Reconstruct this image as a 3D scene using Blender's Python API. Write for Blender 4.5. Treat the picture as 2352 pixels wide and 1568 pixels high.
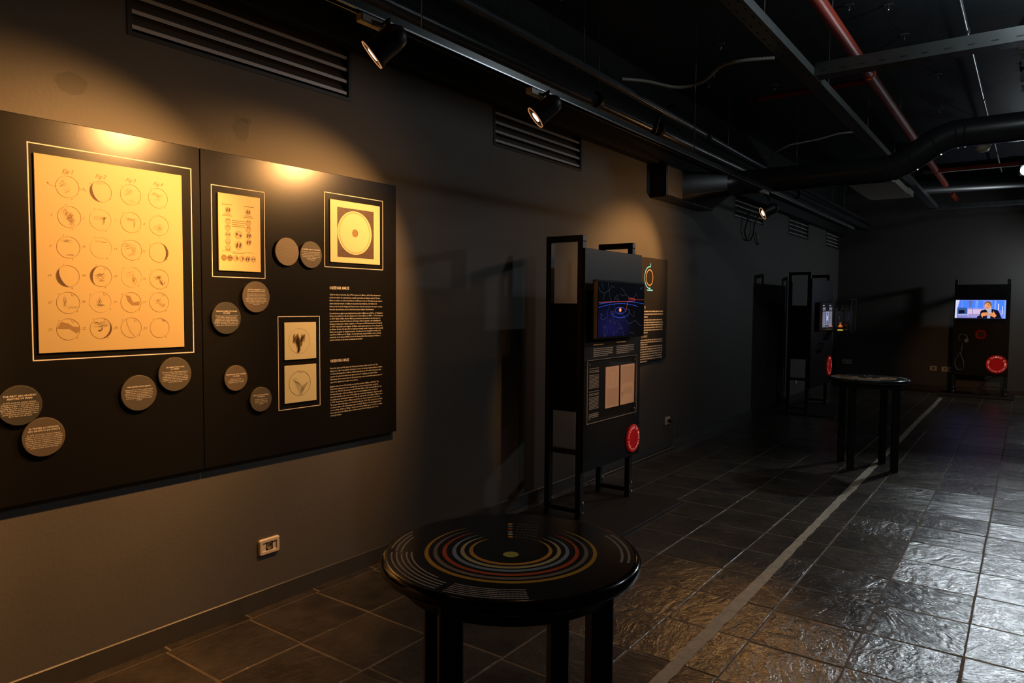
import bpy, math, random
from mathutils import Vector, Matrix
random.seed(11)
PI = math.pi
for o in list(bpy.data.objects): bpy.data.objects.remove(o, do_unlink=True)
S = bpy.context.scene
COL = S.collection

# ------------------------------------------------------------------ camera, world, exposure
cam_d = bpy.data.cameras.new('camera'); cam = bpy.data.objects.new('camera', cam_d); COL.objects.link(cam)
RX, UY, FW = Vector((0.809483, 0.587105, 0.006691)), Vector((-0.036063, 0.038342, 0.998614)), Vector((-0.586034, 0.808603, -0.052210))
m = Matrix((( RX.x, UY.x, -FW.x), (RX.y, UY.y, -FW.y), (RX.z, UY.z, -FW.z))).to_4x4()
m.translation = Vector((2.917590, 0.000000, 1.450000))
cam.matrix_world = m
cam_d.lens = 25.1031; cam_d.sensor_width = 36; cam_d.clip_start = .05
S.camera = cam
w = bpy.data.worlds.new('world'); S.world = w; w.use_nodes = True
w.node_tree.nodes['Background'].inputs[0].default_value = (.3, .42, .5, 1)
w.node_tree.nodes['Background'].inputs[1].default_value = .0
S.view_settings.view_transform = 'Standard'; S.view_settings.look = 'None'
S.view_settings.exposure = 0.0; S.view_settings.gamma = 1; S.view_settings.use_curve_mapping = False
WARM = (1.0, .47, .145)
COOL = (.84, .94, 1.0)

def area(name, loc, target, size, power, color, spread=180):
    d = bpy.data.lights.new(name, 'AREA'); d.shape = 'RECTANGLE'; d.size = size[0]; d.size_y = size[1]
    d.energy = power; d.color = color; d.spread = math.radians(spread)
    o = bpy.data.objects.new(name, d); COL.objects.link(o); o.location = loc
    o.rotation_euler = (Vector(target) - Vector(loc)).to_track_quat('-Z', 'Y').to_euler()
    return o
# the three cold floodlights of the open half of the hall (only the second one shows, at the frame's edge)
FLOODS = [((3.3, 4.9, 3.2), (3.0, 4.6, 0), 3, 150), ((2.83, 10.0, 3.0), (3.3, 4.2, 0), 15, 70), ((3.6, 13.7, 2.25), (1.5, 12.9, 1.1), 9, 170)]
# track spotlights: lamp head position, point it is aimed at, watts, half-cone degrees, x of its track, watts of side spill
SPOTS = [((.945, 0.78, 2.35), (0, .0, 1.37), 250, 43, .95, 4), ((.945, 1.84, 2.35), (0, 1.05, 1.37), 132, 43, .95, 4),
         ((.945, 2.90, 2.35), (0, 2.12, 1.37), 122, 42, .95, 7), ((.945, 6.53, 2.275), (0, 5.90, 1.72), 64, 34, .95, 14),
         ((3.5, 6.5, 2.35), (2.15, 14.3, .45), 100, 8.5, 3.5, .1), ((3.46, 3.4, 2.27), (1.95, 3.8, 0), 22, 36, 3.5, .3), ((3.5, 4.9, 2.35), (.55, 4.48, .98), 120, 10, 3.5, .1)]  # last one is unseen, added to warm the nearest kiosk's pages

# ------------------------------------------------------------------ materials
def lin(c): return tuple(((v/255)/12.92 if v/255 <= .04045 else ((v/255+.055)/1.055)**2.4) for v in c)
def mat(name, col, rough=.6, metal=0, noise=.0, nscale=30, bump=0, bscale=200, coat=0, emit=None, estr=0, spec=.5):
    M = bpy.data.materials.new(name); M.use_nodes = True; N = M.node_tree.nodes; L = M.node_tree.links
    b = N['Principled BSDF']; b.inputs['Base Color'].default_value = (*col, 1)
    b.inputs['Roughness'].default_value = rough; b.inputs['Metallic'].default_value = metal
    b.inputs['Specular IOR Level'].default_value = spec
    if coat: b.inputs['Coat Weight'].default_value = coat; b.inputs['Coat Roughness'].default_value = .08
    tc = N.new('ShaderNodeTexCoord')
    if noise:
        n = N.new('ShaderNodeTexNoise'); n.inputs['Scale'].default_value = nscale; n.inputs['Detail'].default_value = 5
        L.new(tc.outputs['Object'], n.inputs['Vector'])
        mx = N.new('ShaderNodeMix'); mx.data_type = 'RGBA'
        mx.inputs['A'].default_value = (*[v*(1-noise) for v in col], 1); mx.inputs['B'].default_value = (*[min(1, v*(1+noise)) for v in col], 1)
        L.new(n.outputs['Fac'], mx.inputs['Factor']); L.new(mx.outputs['Result'], b.inputs['Base Color'])
    if bump:
        n2 = N.new('ShaderNodeTexNoise'); n2.inputs['Scale'].default_value = bscale; n2.inputs['Detail'].default_value = 4
        L.new(tc.outputs['Object'], n2.inputs['Vector'])
        bp = N.new('ShaderNodeBump'); bp.inputs['Strength'].default_value = bump; bp.inputs['Distance'].default_value = .003
        L.new(n2.outputs['Fac'], bp.inputs['Height']); L.new(bp.outputs['Normal'], b.inputs['Normal'])
    if emit: b.inputs['Emission Color'].default_value = (*emit, 1); b.inputs['Emission Strength'].default_value = estr
    return M
def emis(name, col, s): return mat(name, (.004, .004, .004), .12, emit=lin(col), estr=s, spec=.25)

wall_m = mat('wall_paint', (.125, .116, .104), .62, noise=.10, nscale=3, bump=.25, bscale=60)
# patchy touch-ups of slightly darker paint on the wall under the first vent
def wall_paint_patched():
    M = wall_m.copy(); M.name = 'wall_paint_touched_up'; N = M.node_tree.nodes; L = M.node_tree.links
    b = N['Principled BSDF']; src = b.inputs['Base Color'].links[0].from_socket
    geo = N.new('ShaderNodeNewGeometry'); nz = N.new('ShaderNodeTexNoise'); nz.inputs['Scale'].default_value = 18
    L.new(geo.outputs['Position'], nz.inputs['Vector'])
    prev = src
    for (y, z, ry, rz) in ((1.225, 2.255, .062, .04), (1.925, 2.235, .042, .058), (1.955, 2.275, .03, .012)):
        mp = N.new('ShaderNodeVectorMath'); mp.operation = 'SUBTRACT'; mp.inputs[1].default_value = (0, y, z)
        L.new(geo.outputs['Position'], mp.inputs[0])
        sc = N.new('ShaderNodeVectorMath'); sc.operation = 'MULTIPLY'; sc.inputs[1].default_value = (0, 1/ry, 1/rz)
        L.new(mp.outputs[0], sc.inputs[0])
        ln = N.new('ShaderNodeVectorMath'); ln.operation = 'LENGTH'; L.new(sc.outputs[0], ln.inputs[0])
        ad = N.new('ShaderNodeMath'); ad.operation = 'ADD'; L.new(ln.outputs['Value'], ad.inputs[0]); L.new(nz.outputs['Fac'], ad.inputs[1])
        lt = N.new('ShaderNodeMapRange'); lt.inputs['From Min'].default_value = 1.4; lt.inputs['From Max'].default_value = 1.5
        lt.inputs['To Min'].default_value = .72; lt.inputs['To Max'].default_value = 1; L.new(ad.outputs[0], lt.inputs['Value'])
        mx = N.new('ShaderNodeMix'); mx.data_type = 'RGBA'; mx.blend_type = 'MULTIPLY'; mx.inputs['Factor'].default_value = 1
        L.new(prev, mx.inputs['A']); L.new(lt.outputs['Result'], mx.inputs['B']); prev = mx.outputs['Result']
    L.new(prev, b.inputs['Base Color'])
    return M
wall_left_m = wall_paint_patched()
ceil_m = mat('ceiling_black_paint', (.026, .036, .044), .6, noise=.5, nscale=5, bump=.8, bscale=25)
soffit_m = mat('soffit_paint', (.006, .006, .006), .7)
base_m = mat('baseboard_paint', (.07, .065, .06), .38, noise=.2, nscale=12)
grout_m = mat('grout', (.19, .155, .115), .95, noise=.6, nscale=14, bump=.5, spec=.08)
strip_m = mat('worn_strip', (.46, .39, .29), .85, noise=.45, nscale=18, bump=.8, bscale=90, spec=.15)
black_m = mat('black_lacquered_metal', (.012, .012, .012), .42)
blackmatte_m = mat('black_matte_board', (.0095, .0095, .0095), .45, spec=.25, bump=.06, bscale=400)
panel_m = mat('satin_black_panel', (.010, .0095, .009), .26, bump=.03, bscale=300, spec=.42)
plate_m = mat('kiosk_base_board', (.030, .025, .022), .55, noise=.3, nscale=6, spec=.25)
discs_m = mat('grey_caption_disc', (.092, .08, .060), .5, bump=.2, bscale=300)
discs2_m = mat('dark_grey_caption_disc', (.055, .052, .042), .5, bump=.2, bscale=300)
discs3_m = mat('brown_grey_caption_disc', (.125, .10, .072), .5, bump=.2, bscale=300)
white_m = mat('white_print', (.85, .8, .72), .6)
dimtext_m = mat('dim_print', (.42, .36, .28), .6)
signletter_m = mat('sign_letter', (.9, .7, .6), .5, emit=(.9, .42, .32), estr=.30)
greytext_m = mat('grey_print', (.42, .42, .42), .6)
paper_m = mat('cream_paper', (.61, .465, .21), .5, noise=.05, nscale=6, coat=.08)
paper2_m = mat('pale_paper', (.76, .70, .38), .45, noise=.04, nscale=6, coat=.3)
paper3_m = mat('tan_paper', (.88, .64, .48), .6, noise=.05, nscale=6)
ink_m = mat('brown_ink', (.10, .045, .012), .6)
ink2_m = mat('faded_ink', (.33, .20, .07), .6)
ink3_m = mat('pale_ink', (.56, .43, .19), .6)
ink4_m = mat('grey_ink', (.5, .35, .26), .6)
dim_m = mat('slat_lip_pale', (.62, .61, .62), .4, metal=.1)
slatbody_m = mat('slat_body_dark', (.10, .095, .09), .5)
slatdark_m = mat('vent_frame_dark', (.03, .03, .03), .5)
void_m = mat('duct_void', (.004, .004, .004), .9)
galv_m = mat('galvanised_steel', (.16, .18, .18), .42, metal=.6, noise=.25, nscale=10)
pipe_m = mat('dark_painted_pipe', (.05, .055, .06), .28, noise=.4, nscale=9, bump=.15, bscale=40)
duct_m = mat('black_duct', (.012, .013, .014), .33, bump=.15, bscale=15)
ductlit_m = mat('duct_side_lit', (.12, .11, .10), .45)
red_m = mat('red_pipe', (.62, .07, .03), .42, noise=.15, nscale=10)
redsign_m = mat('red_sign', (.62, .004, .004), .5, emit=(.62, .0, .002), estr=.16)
redsign_b = mat('red_sign_plain', (.75, .004, .006), .45)
cream_m = mat('cream_plastic', (.70, .60, .42), .4)
cream2_m = mat('cream_sheet_metal', (.82, .79, .66), .5, noise=.08, nscale=4)
ivory_m = mat('ivory_socket', (.92, .80, .62), .35)
socketdark_m = mat('socket_well', (.25, .19, .10), .4)
hole_m = mat('hole', (.01, .008, .006), .8)
chrome_m = mat('bright_bolt', (.8, .8, .8), .25, metal=1)
rod_m = mat('threaded_rod', (.2, .2, .2), .4, metal=.7)
rubber_m = mat('black_rubber', (.012, .012, .012), .45)
cable_m = mat('grey_cable', (.30, .29, .25), .5)
tvb_m = mat('tv_bezel', (.008, .008, .008), .22)
tvedge_m = mat('tv_lit_edge', (.55, .42, .30), .4, metal=.2)
plaster_m = mat('bare_rough_plaster', (.42, .42, .38), .85, noise=.5, nscale=9, bump=1, bscale=20)
silver_m = mat('steel_conduit', (.55, .58, .6), .3, metal=.9)
track_m = mat('track_black_aluminium', (.05, .055, .055), .3, metal=.5)
trackgrey_m = mat('track_adapter_grey', (.36, .33, .28), .4)
def glassy(name, tint=(1, 1, 1), gl=.12, edge=0):
    M = bpy.data.materials.new(name); M.use_nodes = True; N = M.node_tree.nodes; L = M.node_tree.links
    N.remove(N['Principled BSDF']); t = N.new('ShaderNodeBsdfTransparent'); t.inputs[0].default_value = (*tint, 1)
    g = N.new('ShaderNodeBsdfGlossy'); g.inputs['Roughness'].default_value = .06
    f = N.new('ShaderNodeFresnel'); f.inputs[0].default_value = 1.45
    mx = N.new('ShaderNodeMixShader'); ge = N.new('ShaderNodeNewGeometry'); iv = N.new('ShaderNodeMath'); iv.operation = 'SUBTRACT'; iv.inputs[0].default_value = 1; L.new(ge.outputs['Backfacing'], iv.inputs[1]); ml = N.new('ShaderNodeMath'); ml.operation = 'MULTIPLY'; L.new(f.outputs[0], ml.inputs[0]); L.new(iv.outputs[0], ml.inputs[1]); L.new(ml.outputs[0], mx.inputs[0]); L.new(t.outputs[0], mx.inputs[1]); L.new(g.outputs[0], mx.inputs[2])
    L.new(mx.outputs[0], N['Material Output'].inputs[0]); return M
glass_m = glassy('clear_acrylic')
acredge_m = mat('acrylic_edge', (.55, .55, .52), .3)
def slate():
    M = bpy.data.materials.new('dark_slate'); M.use_nodes = True; N = M.node_tree.nodes; L = M.node_tree.links
    b = N['Principled BSDF']; geo = N.new('ShaderNodeNewGeometry'); oi = N.new('ShaderNodeObjectInfo')
    # every tile shifts and turns the cleft pattern by its own random value
    sh = N.new('ShaderNodeVectorMath'); sh.operation = 'SCALE'; sh.inputs['Scale'].default_value = 37
    cmb = N.new('ShaderNodeCombineXYZ')
    for i in range(3): L.new(oi.outputs['Random'], cmb.inputs[i])
    L.new(cmb.outputs[0], sh.inputs[0])
    ad = N.new('ShaderNodeVectorMath'); ad.operation = 'ADD'; rt = N.new('ShaderNodeVectorRotate'); rt.rotation_type = 'Z_AXIS'; ra = N.new('ShaderNodeMath'); ra.operation = 'MULTIPLY'; ra.inputs[1].default_value = 6.28
    L.new(oi.outputs['Random'], ra.inputs[0]); L.new(ra.outputs[0], rt.inputs['Angle']); L.new(geo.outputs['Position'], rt.inputs['Vector'])
    L.new(rt.outputs[0], ad.inputs[0]); L.new(sh.outputs[0], ad.inputs[1])
    st = N.new('ShaderNodeMapping'); st.inputs['Scale'].default_value = (1, 2.0, 1); L.new(ad.outputs[0], st.inputs['Vector'])
    n1 = N.new('ShaderNodeTexNoise'); n1.inputs['Scale'].default_value = 5; n1.inputs['Detail'].default_value = 8; n1.inputs['Distortion'].default_value = 2.2
    L.new(st.outputs[0], n1.inputs['Vector'])
    n2 = N.new('ShaderNodeTexNoise'); n2.inputs['Scale'].default_value = 42; n2.inputs['Detail'].default_value = 6; n2.inputs['Distortion'].default_value = .8
    L.new(st.outputs[0], n2.inputs['Vector'])
    mul = N.new('ShaderNodeMath'); mul.operation = 'MULTIPLY_ADD'; mul.inputs[1].default_value = .36
    L.new(n2.outputs['Fac'], mul.inputs[0]); L.new(n1.outputs['Fac'], mul.inputs[2])
    bp = N.new('ShaderNodeBump'); bp.inputs['Strength'].default_value = .5; bp.inputs['Distance'].default_value = .015
    L.new(mul.outputs[0], bp.inputs['Height']); L.new(bp.outputs['Normal'], b.inputs['Normal'])
    cr = N.new('ShaderNodeValToRGB'); e = cr.color_ramp.elements
    e[0].position = .3; e[0].color = (.022, .020, .018, 1); e[1].position = .72; e[1].color = (.105, .085, .064, 1)
    n3 = N.new('ShaderNodeTexNoise'); n3.inputs['Scale'].default_value = 3.2; n3.inputs['Detail'].default_value = 9; n3.inputs['Roughness'].default_value = .65
    L.new(ad.outputs[0], n3.inputs['Vector']); L.new(n3.outputs['Fac'], cr.inputs[0]); L.new(cr.outputs[0], b.inputs['Base Color'])
    mr = N.new('ShaderNodeMapRange'); mr.inputs['To Min'].default_value = .17; mr.inputs['To Max'].default_value = .32
    L.new(n1.outputs['Fac'], mr.inputs['Value']); L.new(mr.outputs[0], b.inputs['Roughness'])
    b.inputs['Specular IOR Level'].default_value = .6
    return M
slate_m = slate()

# ------------------------------------------------------------------ mesh helpers
class MB:
    def __init__(s): s.v = []; s.f = []; s.mi = []; s.sm = []
    def add(s, vs, fs, mi=0, smooth=False):
        k = len(s.v); s.v += [tuple(v) for v in vs]
        for f in fs: s.f.append(tuple(i+k for i in f)); s.mi.append(mi); s.sm.append(smooth)
        return s
    def box(s, x0, x1, y0, y1, z0, z1, mi=0):
        v = [(x, y, z) for x in (x0, x1) for y in (y0, y1) for z in (z0, z1)]
        return s.add(v, [(0, 1, 3, 2), (4, 6, 7, 5), (0, 4, 5, 1), (2, 3, 7, 6), (0, 2, 6, 4), (1, 5, 7, 3)], mi)
    def bbox(s, x0, x1, y0, y1, z0, z1, b=.003, mi=0):      # box with its edges chamfered
        xs = (x0, x0+b, x1-b, x1); ys = (y0, y0+b, y1-b, y1); zs = (z0, z0+b, z1-b, z1)
        P = {}; V = []
        for i in (0, 1):
            for j in (0, 1):
                for k in (0, 1):
                    ex, ey, ez = (x0, x1)[i], (y0, y1)[j], (z0, z1)[k]
                    ix, iy, iz = (x0+b, x1-b)[i], (y0+b, y1-b)[j], (z0+b, z1-b)[k]
                    for a, p in enumerate(((ex, iy, iz), (ix, ey, iz), (ix, iy, ez))): P[(i, j, k, a)] = len(V); V.append(p)
        F = []
        for i in (0, 1): q = [P[(i, 0, 0, 0)], P[(i, 1, 0, 0)], P[(i, 1, 1, 0)], P[(i, 0, 1, 0)]]; F.append(q if i else q[::-1])
        for j in (0, 1): q = [P[(0, j, 0, 1)], P[(0, j, 1, 1)], P[(1, j, 1, 1)], P[(1, j, 0, 1)]]; F.append(q if j else q[::-1])
        for k in (0, 1): q = [P[(0, 0, k, 2)], P[(1, 0, k, 2)], P[(1, 1, k, 2)], P[(0, 1, k, 2)]]; F.append(q if k else q[::-1])
        for i in (0, 1):
            for j in (0, 1): F.append([P[(i, j, 0, 0)], P[(i, j, 1, 0)], P[(i, j, 1, 1)], P[(i, j, 0, 1)]])
            for k in (0, 1): F.append([P[(i, 0, k, 0)], P[(i, 1, k, 0)], P[(i, 1, k, 2)], P[(i, 0, k, 2)]])
        for j in (0, 1):
            for k in (0, 1): F.append([P[(0, j, k, 1)], P[(1, j, k, 1)], P[(1, j, k, 2)], P[(0, j, k, 2)]])
        for i in (0, 1):
            for j in (0, 1):
                for k in (0, 1): F.append([P[(i, j, k, a)] for a in (0, 1, 2)])
        return s.add(V, F, mi)
    def lathe(s, prof, n=32, c=(0, 0, 0), mi=0, axis='z', cap=True, smooth=True):
        V = []
        for r, h in prof:
            for k in range(n):
                a = 2*PI*k/n; x, y = r*math.cos(a), r*math.sin(a)
                p = {'z': (x, y, h), 'x': (h, x, y), 'y': (x, h, y)}[axis]
                V.append((p[0]+c[0], p[1]+c[1], p[2]+c[2]))
        k0 = len(s.v); s.v += V
        for i in range(len(prof)-1):
            for k in range(n):
                a, b = i*n+k, i*n+(k+1) % n
                s.f.append((k0+a, k0+b, k0+b+n, k0+a+n)); s.mi.append(mi); s.sm.append(smooth)
        if cap:
            for i, rev in ((0, True), (len(prof)-1, False)):
                if prof[i][0] > 1e-6:
                    ring = [k0+i*n+k for k in range(n)]
                    s.f.append(tuple(ring[::-1] if rev else ring)); s.mi.append(mi); s.sm.append(False)
        return s
    def tube(s, pts, r, n=10, mi=0, smooth=True, cap=True):
        pts = [Vector(p) for p in pts]; rings = []; k0 = len(s.v); up = None
        for i, p in enumerate(pts):
            t = (pts[min(i+1, len(pts)-1)] - pts[max(i-1, 0)]).normalized()
            if up is None: up = Vector((0, 0, 1)) if abs(t.z) < .9 else Vector((1, 0, 0))
            a = t.cross(up).normalized(); b = a.cross(t).normalized(); up = b
            rr = r[i] if isinstance(r, (list, tuple)) else r
            for k in range(n):
                th = 2*PI*k/n; s.v.append(tuple(p + a*math.cos(th)*rr + b*math.sin(th)*rr))
        for i in range(len(pts)-1):
            for k in range(n):
                q = (k0+i*n+k, k0+i*n+(k+1) % n, k0+(i+1)*n+(k+1) % n, k0+(i+1)*n+k)
                s.f.append(q); s.mi.append(mi); s.sm.append(smooth)
        if cap:
            for i in (0, len(pts)-1): s.f.append(tuple(k0+i*n+k for k in range(n))); s.mi.append(mi); s.sm.append(False)
        return s
    # flat print in the local XY plane, at height z
    def poly(s, pts, z=0, mi=0): return s.add([(x, y, z) for x, y in pts], [tuple(range(len(pts)))], mi)
    def ell(s, cx, cy, rx, ry, z=0, mi=0, n=28, rot=0):
        c, q = math.cos(rot), math.sin(rot)
        return s.poly([(cx+rx*math.cos(a)*c-ry*math.sin(a)*q, cy+rx*math.cos(a)*q+ry*math.sin(a)*c) for a in [2*PI*k/n for k in range(n)]], z, mi)
    def ring(s, cx, cy, r, w, z=0, mi=0, n=40, a0=0, a1=2*PI, ry=None, taper=False):
        ry = ry or r; V = []; F = []
        for k in range(n+1):
            a = a0+(a1-a0)*k/n; ww = w*(math.sin(PI*k/n)**.6 if taper else 1)+1e-5
            for d in (-ww/2, ww/2): V.append((cx+(r+d)*math.cos(a), cy+(ry+d)*math.sin(a), z))
        for k in range(n): F.append((2*k, 2*k+1, 2*k+3, 2*k+2))
        return s.add(V, F, mi)
    def line(s, pts, w, z=0, mi=0):
        for (x0, y0), (x1, y1) in zip(pts, pts[1:]):
            d = math.hypot(x1-x0, y1-y0) or 1; nx, ny = -(y1-y0)/d*w/2, (x1-x0)/d*w/2
            s.add([(x0+nx, y0+ny, z), (x0-nx, y0-ny, z), (x1-nx, y1-ny, z), (x1+nx, y1+ny, z)], [(0, 1, 2, 3)], mi)
        return s
    def rectline(s, x0, x1, y0, y1, w, z=0, mi=0):
        return s.line([(x0, y0), (x1, y0)], w, z, mi).line([(x0, y1), (x1, y1)], w, z, mi).line([(x0, y0-w/2), (x0, y1+w/2)], w, z, mi).line([(x1, y0-w/2), (x1, y1+w/2)], w, z, mi)
    def greek(s, x0, x1, y, h, z=0, mi=0):      # a line of print too small to be read: word-long bars
        x = x0
        while x < x1-h*.8:
            L = min(random.uniform(1.5, 7)*h, x1-x); s.poly([(x, y), (x+L, y), (x+L, y+h), (x, y+h)], z, mi); x += L+h*.55
        return s
    def mesh(s, name, mats):
        me = bpy.data.meshes.new(name); me.from_pydata(s.v, [], s.f)
        for mm in (mats if isinstance(mats, (list, tuple)) else [mats]): me.materials.append(mm)
        me.polygons.foreach_set('material_index', s.mi); me.polygons.foreach_set('use_smooth', s.sm); me.update()
        return me
    def build(s, name, mats, parent=None):
        o = bpy.data.objects.new(name, s.mesh(name, mats)); COL.objects.link(o)
        if parent is not None: o.parent = parent
        return o
def tag(o, label, cat, group=None):
    o['label'] = label; o['category'] = cat
    if group: o['group'] = group
    return o
def thing(name, label, cat, loc=(0, 0, 0), M=None, group=None, rotz=0):
    o = bpy.data.objects.new(name, None); COL.objects.link(o); o.empty_display_size = .05
    if M is not None: o.matrix_world = M
    else: o.location = loc; o.rotation_euler = (0, 0, rotz)
    return tag(o, label, cat, group)
def struct(o): o['kind'] = 'structure'; return o
def on_left(y, z, x=0):       # frame on the long wall: local X runs along the wall, Y up, Z into the room
    M = Matrix(((0, 0, 1, x), (1, 0, 0, y), (0, 1, 0, z), (0, 0, 0, 1))); return M
def on_back(x, z, y):
    M = Matrix(((1, 0, 0, x), (0, 0, -1, y), (0, 1, 0, z), (0, 0, 0, 1))); return M
_tc = {}
def text(mb, s, x, y, size, align='l', width=None, z=0, mi=0, bold=0, rot=0, condense=1, ital=0):
    """letter shapes of one line of writing, baked flat into mb"""
    key = (s, bold)
    if key not in _tc:
        c = bpy.data.curves.new('lettering_source', 'FONT'); c.body = s; c.size = 1; c.resolution_u = 1; c.offset = bold; c.fill_mode = 'FRONT'
        o = bpy.data.objects.new('lettering_source', c); COL.objects.link(o)
        dg = bpy.context.evaluated_depsgraph_get(); me = bpy.data.meshes.new_from_object(o.evaluated_get(dg))
        _tc[key] = ([tuple(v.co) for v in me.vertices], [tuple(p.vertices) for p in me.polygons])
        bpy.data.objects.remove(o); bpy.data.curves.remove(c); bpy.data.meshes.remove(me)
    V, F = _tc[key]
    if not V: return 0
    x0 = min(v[0] for v in V); x1 = max(v[0] for v in V); W = (x1-x0)*size
    kx = width/W if width else condense
    W *= kx; ox = x-(0 if align == 'l' else W/2 if align == 'c' else W)
    c, q = math.cos(rot), math.sin(rot); P = []
    for v in V:
        px = ox-x+(v[0]-x0)*size*kx+v[1]*size*ital; py = v[1]*size
        P.append((x+px*c-py*q, y+px*q+py*c, z))
    mb.add(P, F, mi); return W
def arc_text(mb, s, cx, cy, r, a_mid, size, z=0, mi=0, inward=False, bold=0, gap=.09):
    wd = [.34*size if ch == ' ' else text(MB(), ch, 0, 0, size, bold=bold) for ch in s]
    tot = sum(wd)+gap*size*(len(s)-1); pos = -tot/2
    for ch, w_ in zip(s, wd):
        mid = (pos+w_/2)/r; pos += w_+gap*size
        if ch == ' ': continue
        a = a_mid+mid if inward else a_mid-mid
        text(mb, ch, cx+r*math.cos(a), cy+r*math.sin(a), size, 'c', z=z, mi=mi, rot=a+PI/2 if inward else a-PI/2, bold=bold)

# ================================================================== the room shell
YB, XR, YF, ZC = 14.35, 6.2, -2.6, 3.5
fl = struct(MB().box(-.15, XR+.15, YF-.1, YB+.1, -.12, -.0012).build('floor', grout_m))
vents = [(-.95, .20), (1.43, 2.575), (3.80, 4.945), (8.56, 9.70), (10.93, 12.07), (13.29, 14.31)]
wl = MB(); wl.box(-.15, 0, YF, YB, -.01, 2.50).box(-.15, 0, YF, YB, 2.80, ZC)
ys = [YF]+[v for p in vents for v in p]+[YB]
for i in range(0, len(ys), 2): wl.box(-.15, 0, ys[i], ys[i+1], 2.50, 2.80)
struct(wl.build('wall_left', wall_left_m))
struct(MB().box(-.15, XR+.15, YB, YB+.15, -.01, ZC).build('wall_back', wall_m))
struct(MB().box(XR, XR+.15, YF, YB, -.01, ZC).build('wall_right', wall_m))
struct(MB().box(-.15, XR+.15, YF-.15, YF, -.01, ZC).build('wall_front', wall_m))
struct(MB().box(-.15, XR+.15, YF-.15, YB+.15, ZC, ZC+.15).build('ceiling', ceil_m))
struct(MB().bbox(0, .1, YF, YB, 2.755, ZC, .004).build('trim_1', soffit_m))        # black ledge along the top of the long wall
struct(MB().bbox(0, .016, YF, YB-.016, -.008, .088, .004).build('baseboard_left', base_m))
struct(MB().bbox(.0, XR, YB-.016, YB, -.008, .088, .004).build('baseboard_back', base_m))
# ragged pale strip along the floor
sb = MB(); V = []; F = []; n = 260
for i in range(n+1):
    y = -1+(14.2)*i/n
    a = 1.787+random.uniform(-.0028, .0028)+.004*math.sin(y*1.7); b = 1.842+random.uniform(-.0045, .0045)+.004*math.sin(y*2.3)
    V += [(a, y, -.008), (a, y, .0022), (b, y, .0022), (b, y, -.008)]
for i in range(n):
    for k in range(3): F.append((4*i+k, 4*i+4+k, 4*i+5+k, 4*i+1+k))
F += [(0, 1, 2, 3), (4*n+3, 4*n+2, 4*n+1, 4*n)]
sb.add(V, F); struct(sb.build('trim_2', strip_m))
# slate tiles, each its own piece as far as the joints can be told apart
P_ = .3825; X0 = 1.598-4*P_; 
cols = [(.018, X0)]+[(X0+P_*i, X0+P_*(i+1)) for i in range(0, 9)]
Y0 = 3.825-9*.385
variants = []
for k in range(6):
    mb = MB(); e = .0032; z = [random.uniform(-.0012, .0012) for _ in range(4)]
    w_ = P_/2-e; l_ = .385/2-e*1.7; j = lambda: random.uniform(-.002, .002)
    base = [(-w_+j(), -l_+j()), (w_+j(), -l_+j()), (w_+j(), l_+j()), (-w_+j(), l_+j())]
    lo = [(x, y, -.008) for x, y in base]; mid = [(x, y, -.0012+z[i]) for i, (x, y) in enumerate(base)]; hi = [(x*.990, y*.990, z[i]) for i, (x, y) in enumerate(base)]
    mb.add(lo+mid+hi, [(8, 9, 10, 11)]+[(i, (i+1) % 4, 4+(i+1) % 4, 4+i) for i in range(4)]+[(4+i, 4+(i+1) % 4, 8+(i+1) % 4, 8+i) for i in range(4)])
    variants.append(mb.mesh('tile', slate_m))
sx, sy = P_, .385
NR = 24
def rows(ci):
    off = {4: .0, 5: .008, 6: -.006, 7: .004, 8: .01}.get(ci, random.uniform(-.02, .02))
    return off
offs = [rows(i) for i in range(len(cols))]
for ci, (xa, xb) in enumerate(cols):
    for r in range(NR):
        y = Y0+offs[ci]+sy*(r+.5)
        if ci == 0 and r > 6: continue
        if xa > 2.6 and (y < 1.2): continue
        o = bpy.data.objects.new('tile', random.choice(variants)); COL.objects.link(o); o.parent = fl
        o.location = ((xa+xb)/2, y, 0)
        o.scale = ((xb-xa)/P_, 1, 1)
rest = MB()
for ci, (xa, xb) in enumerate(cols+[(X0+P_*i, X0+P_*(i+1)) for i in range(9, 16)]):
    for r in range(-8, 36):
        if ci < len(cols) and 0 <= r < NR and not (ci == 0 and r > 6) and not (xa > 2.6 and Y0+offs[ci]+sy*(r+.5) < 1.2): continue
        y = Y0+sy*r+(offs[ci] if ci < len(cols) else 0); e = .0032
        if y+sy > YB-.02 or y < YF or xb > XR: continue
        rest.box(xa+e, xb-e, y+e*1.7, y+sy-e*1.7, -.008, random.uniform(-.001, .001))
ro = rest.build('tile', slate_m, fl); ro['kind'] = 'stuff'

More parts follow.
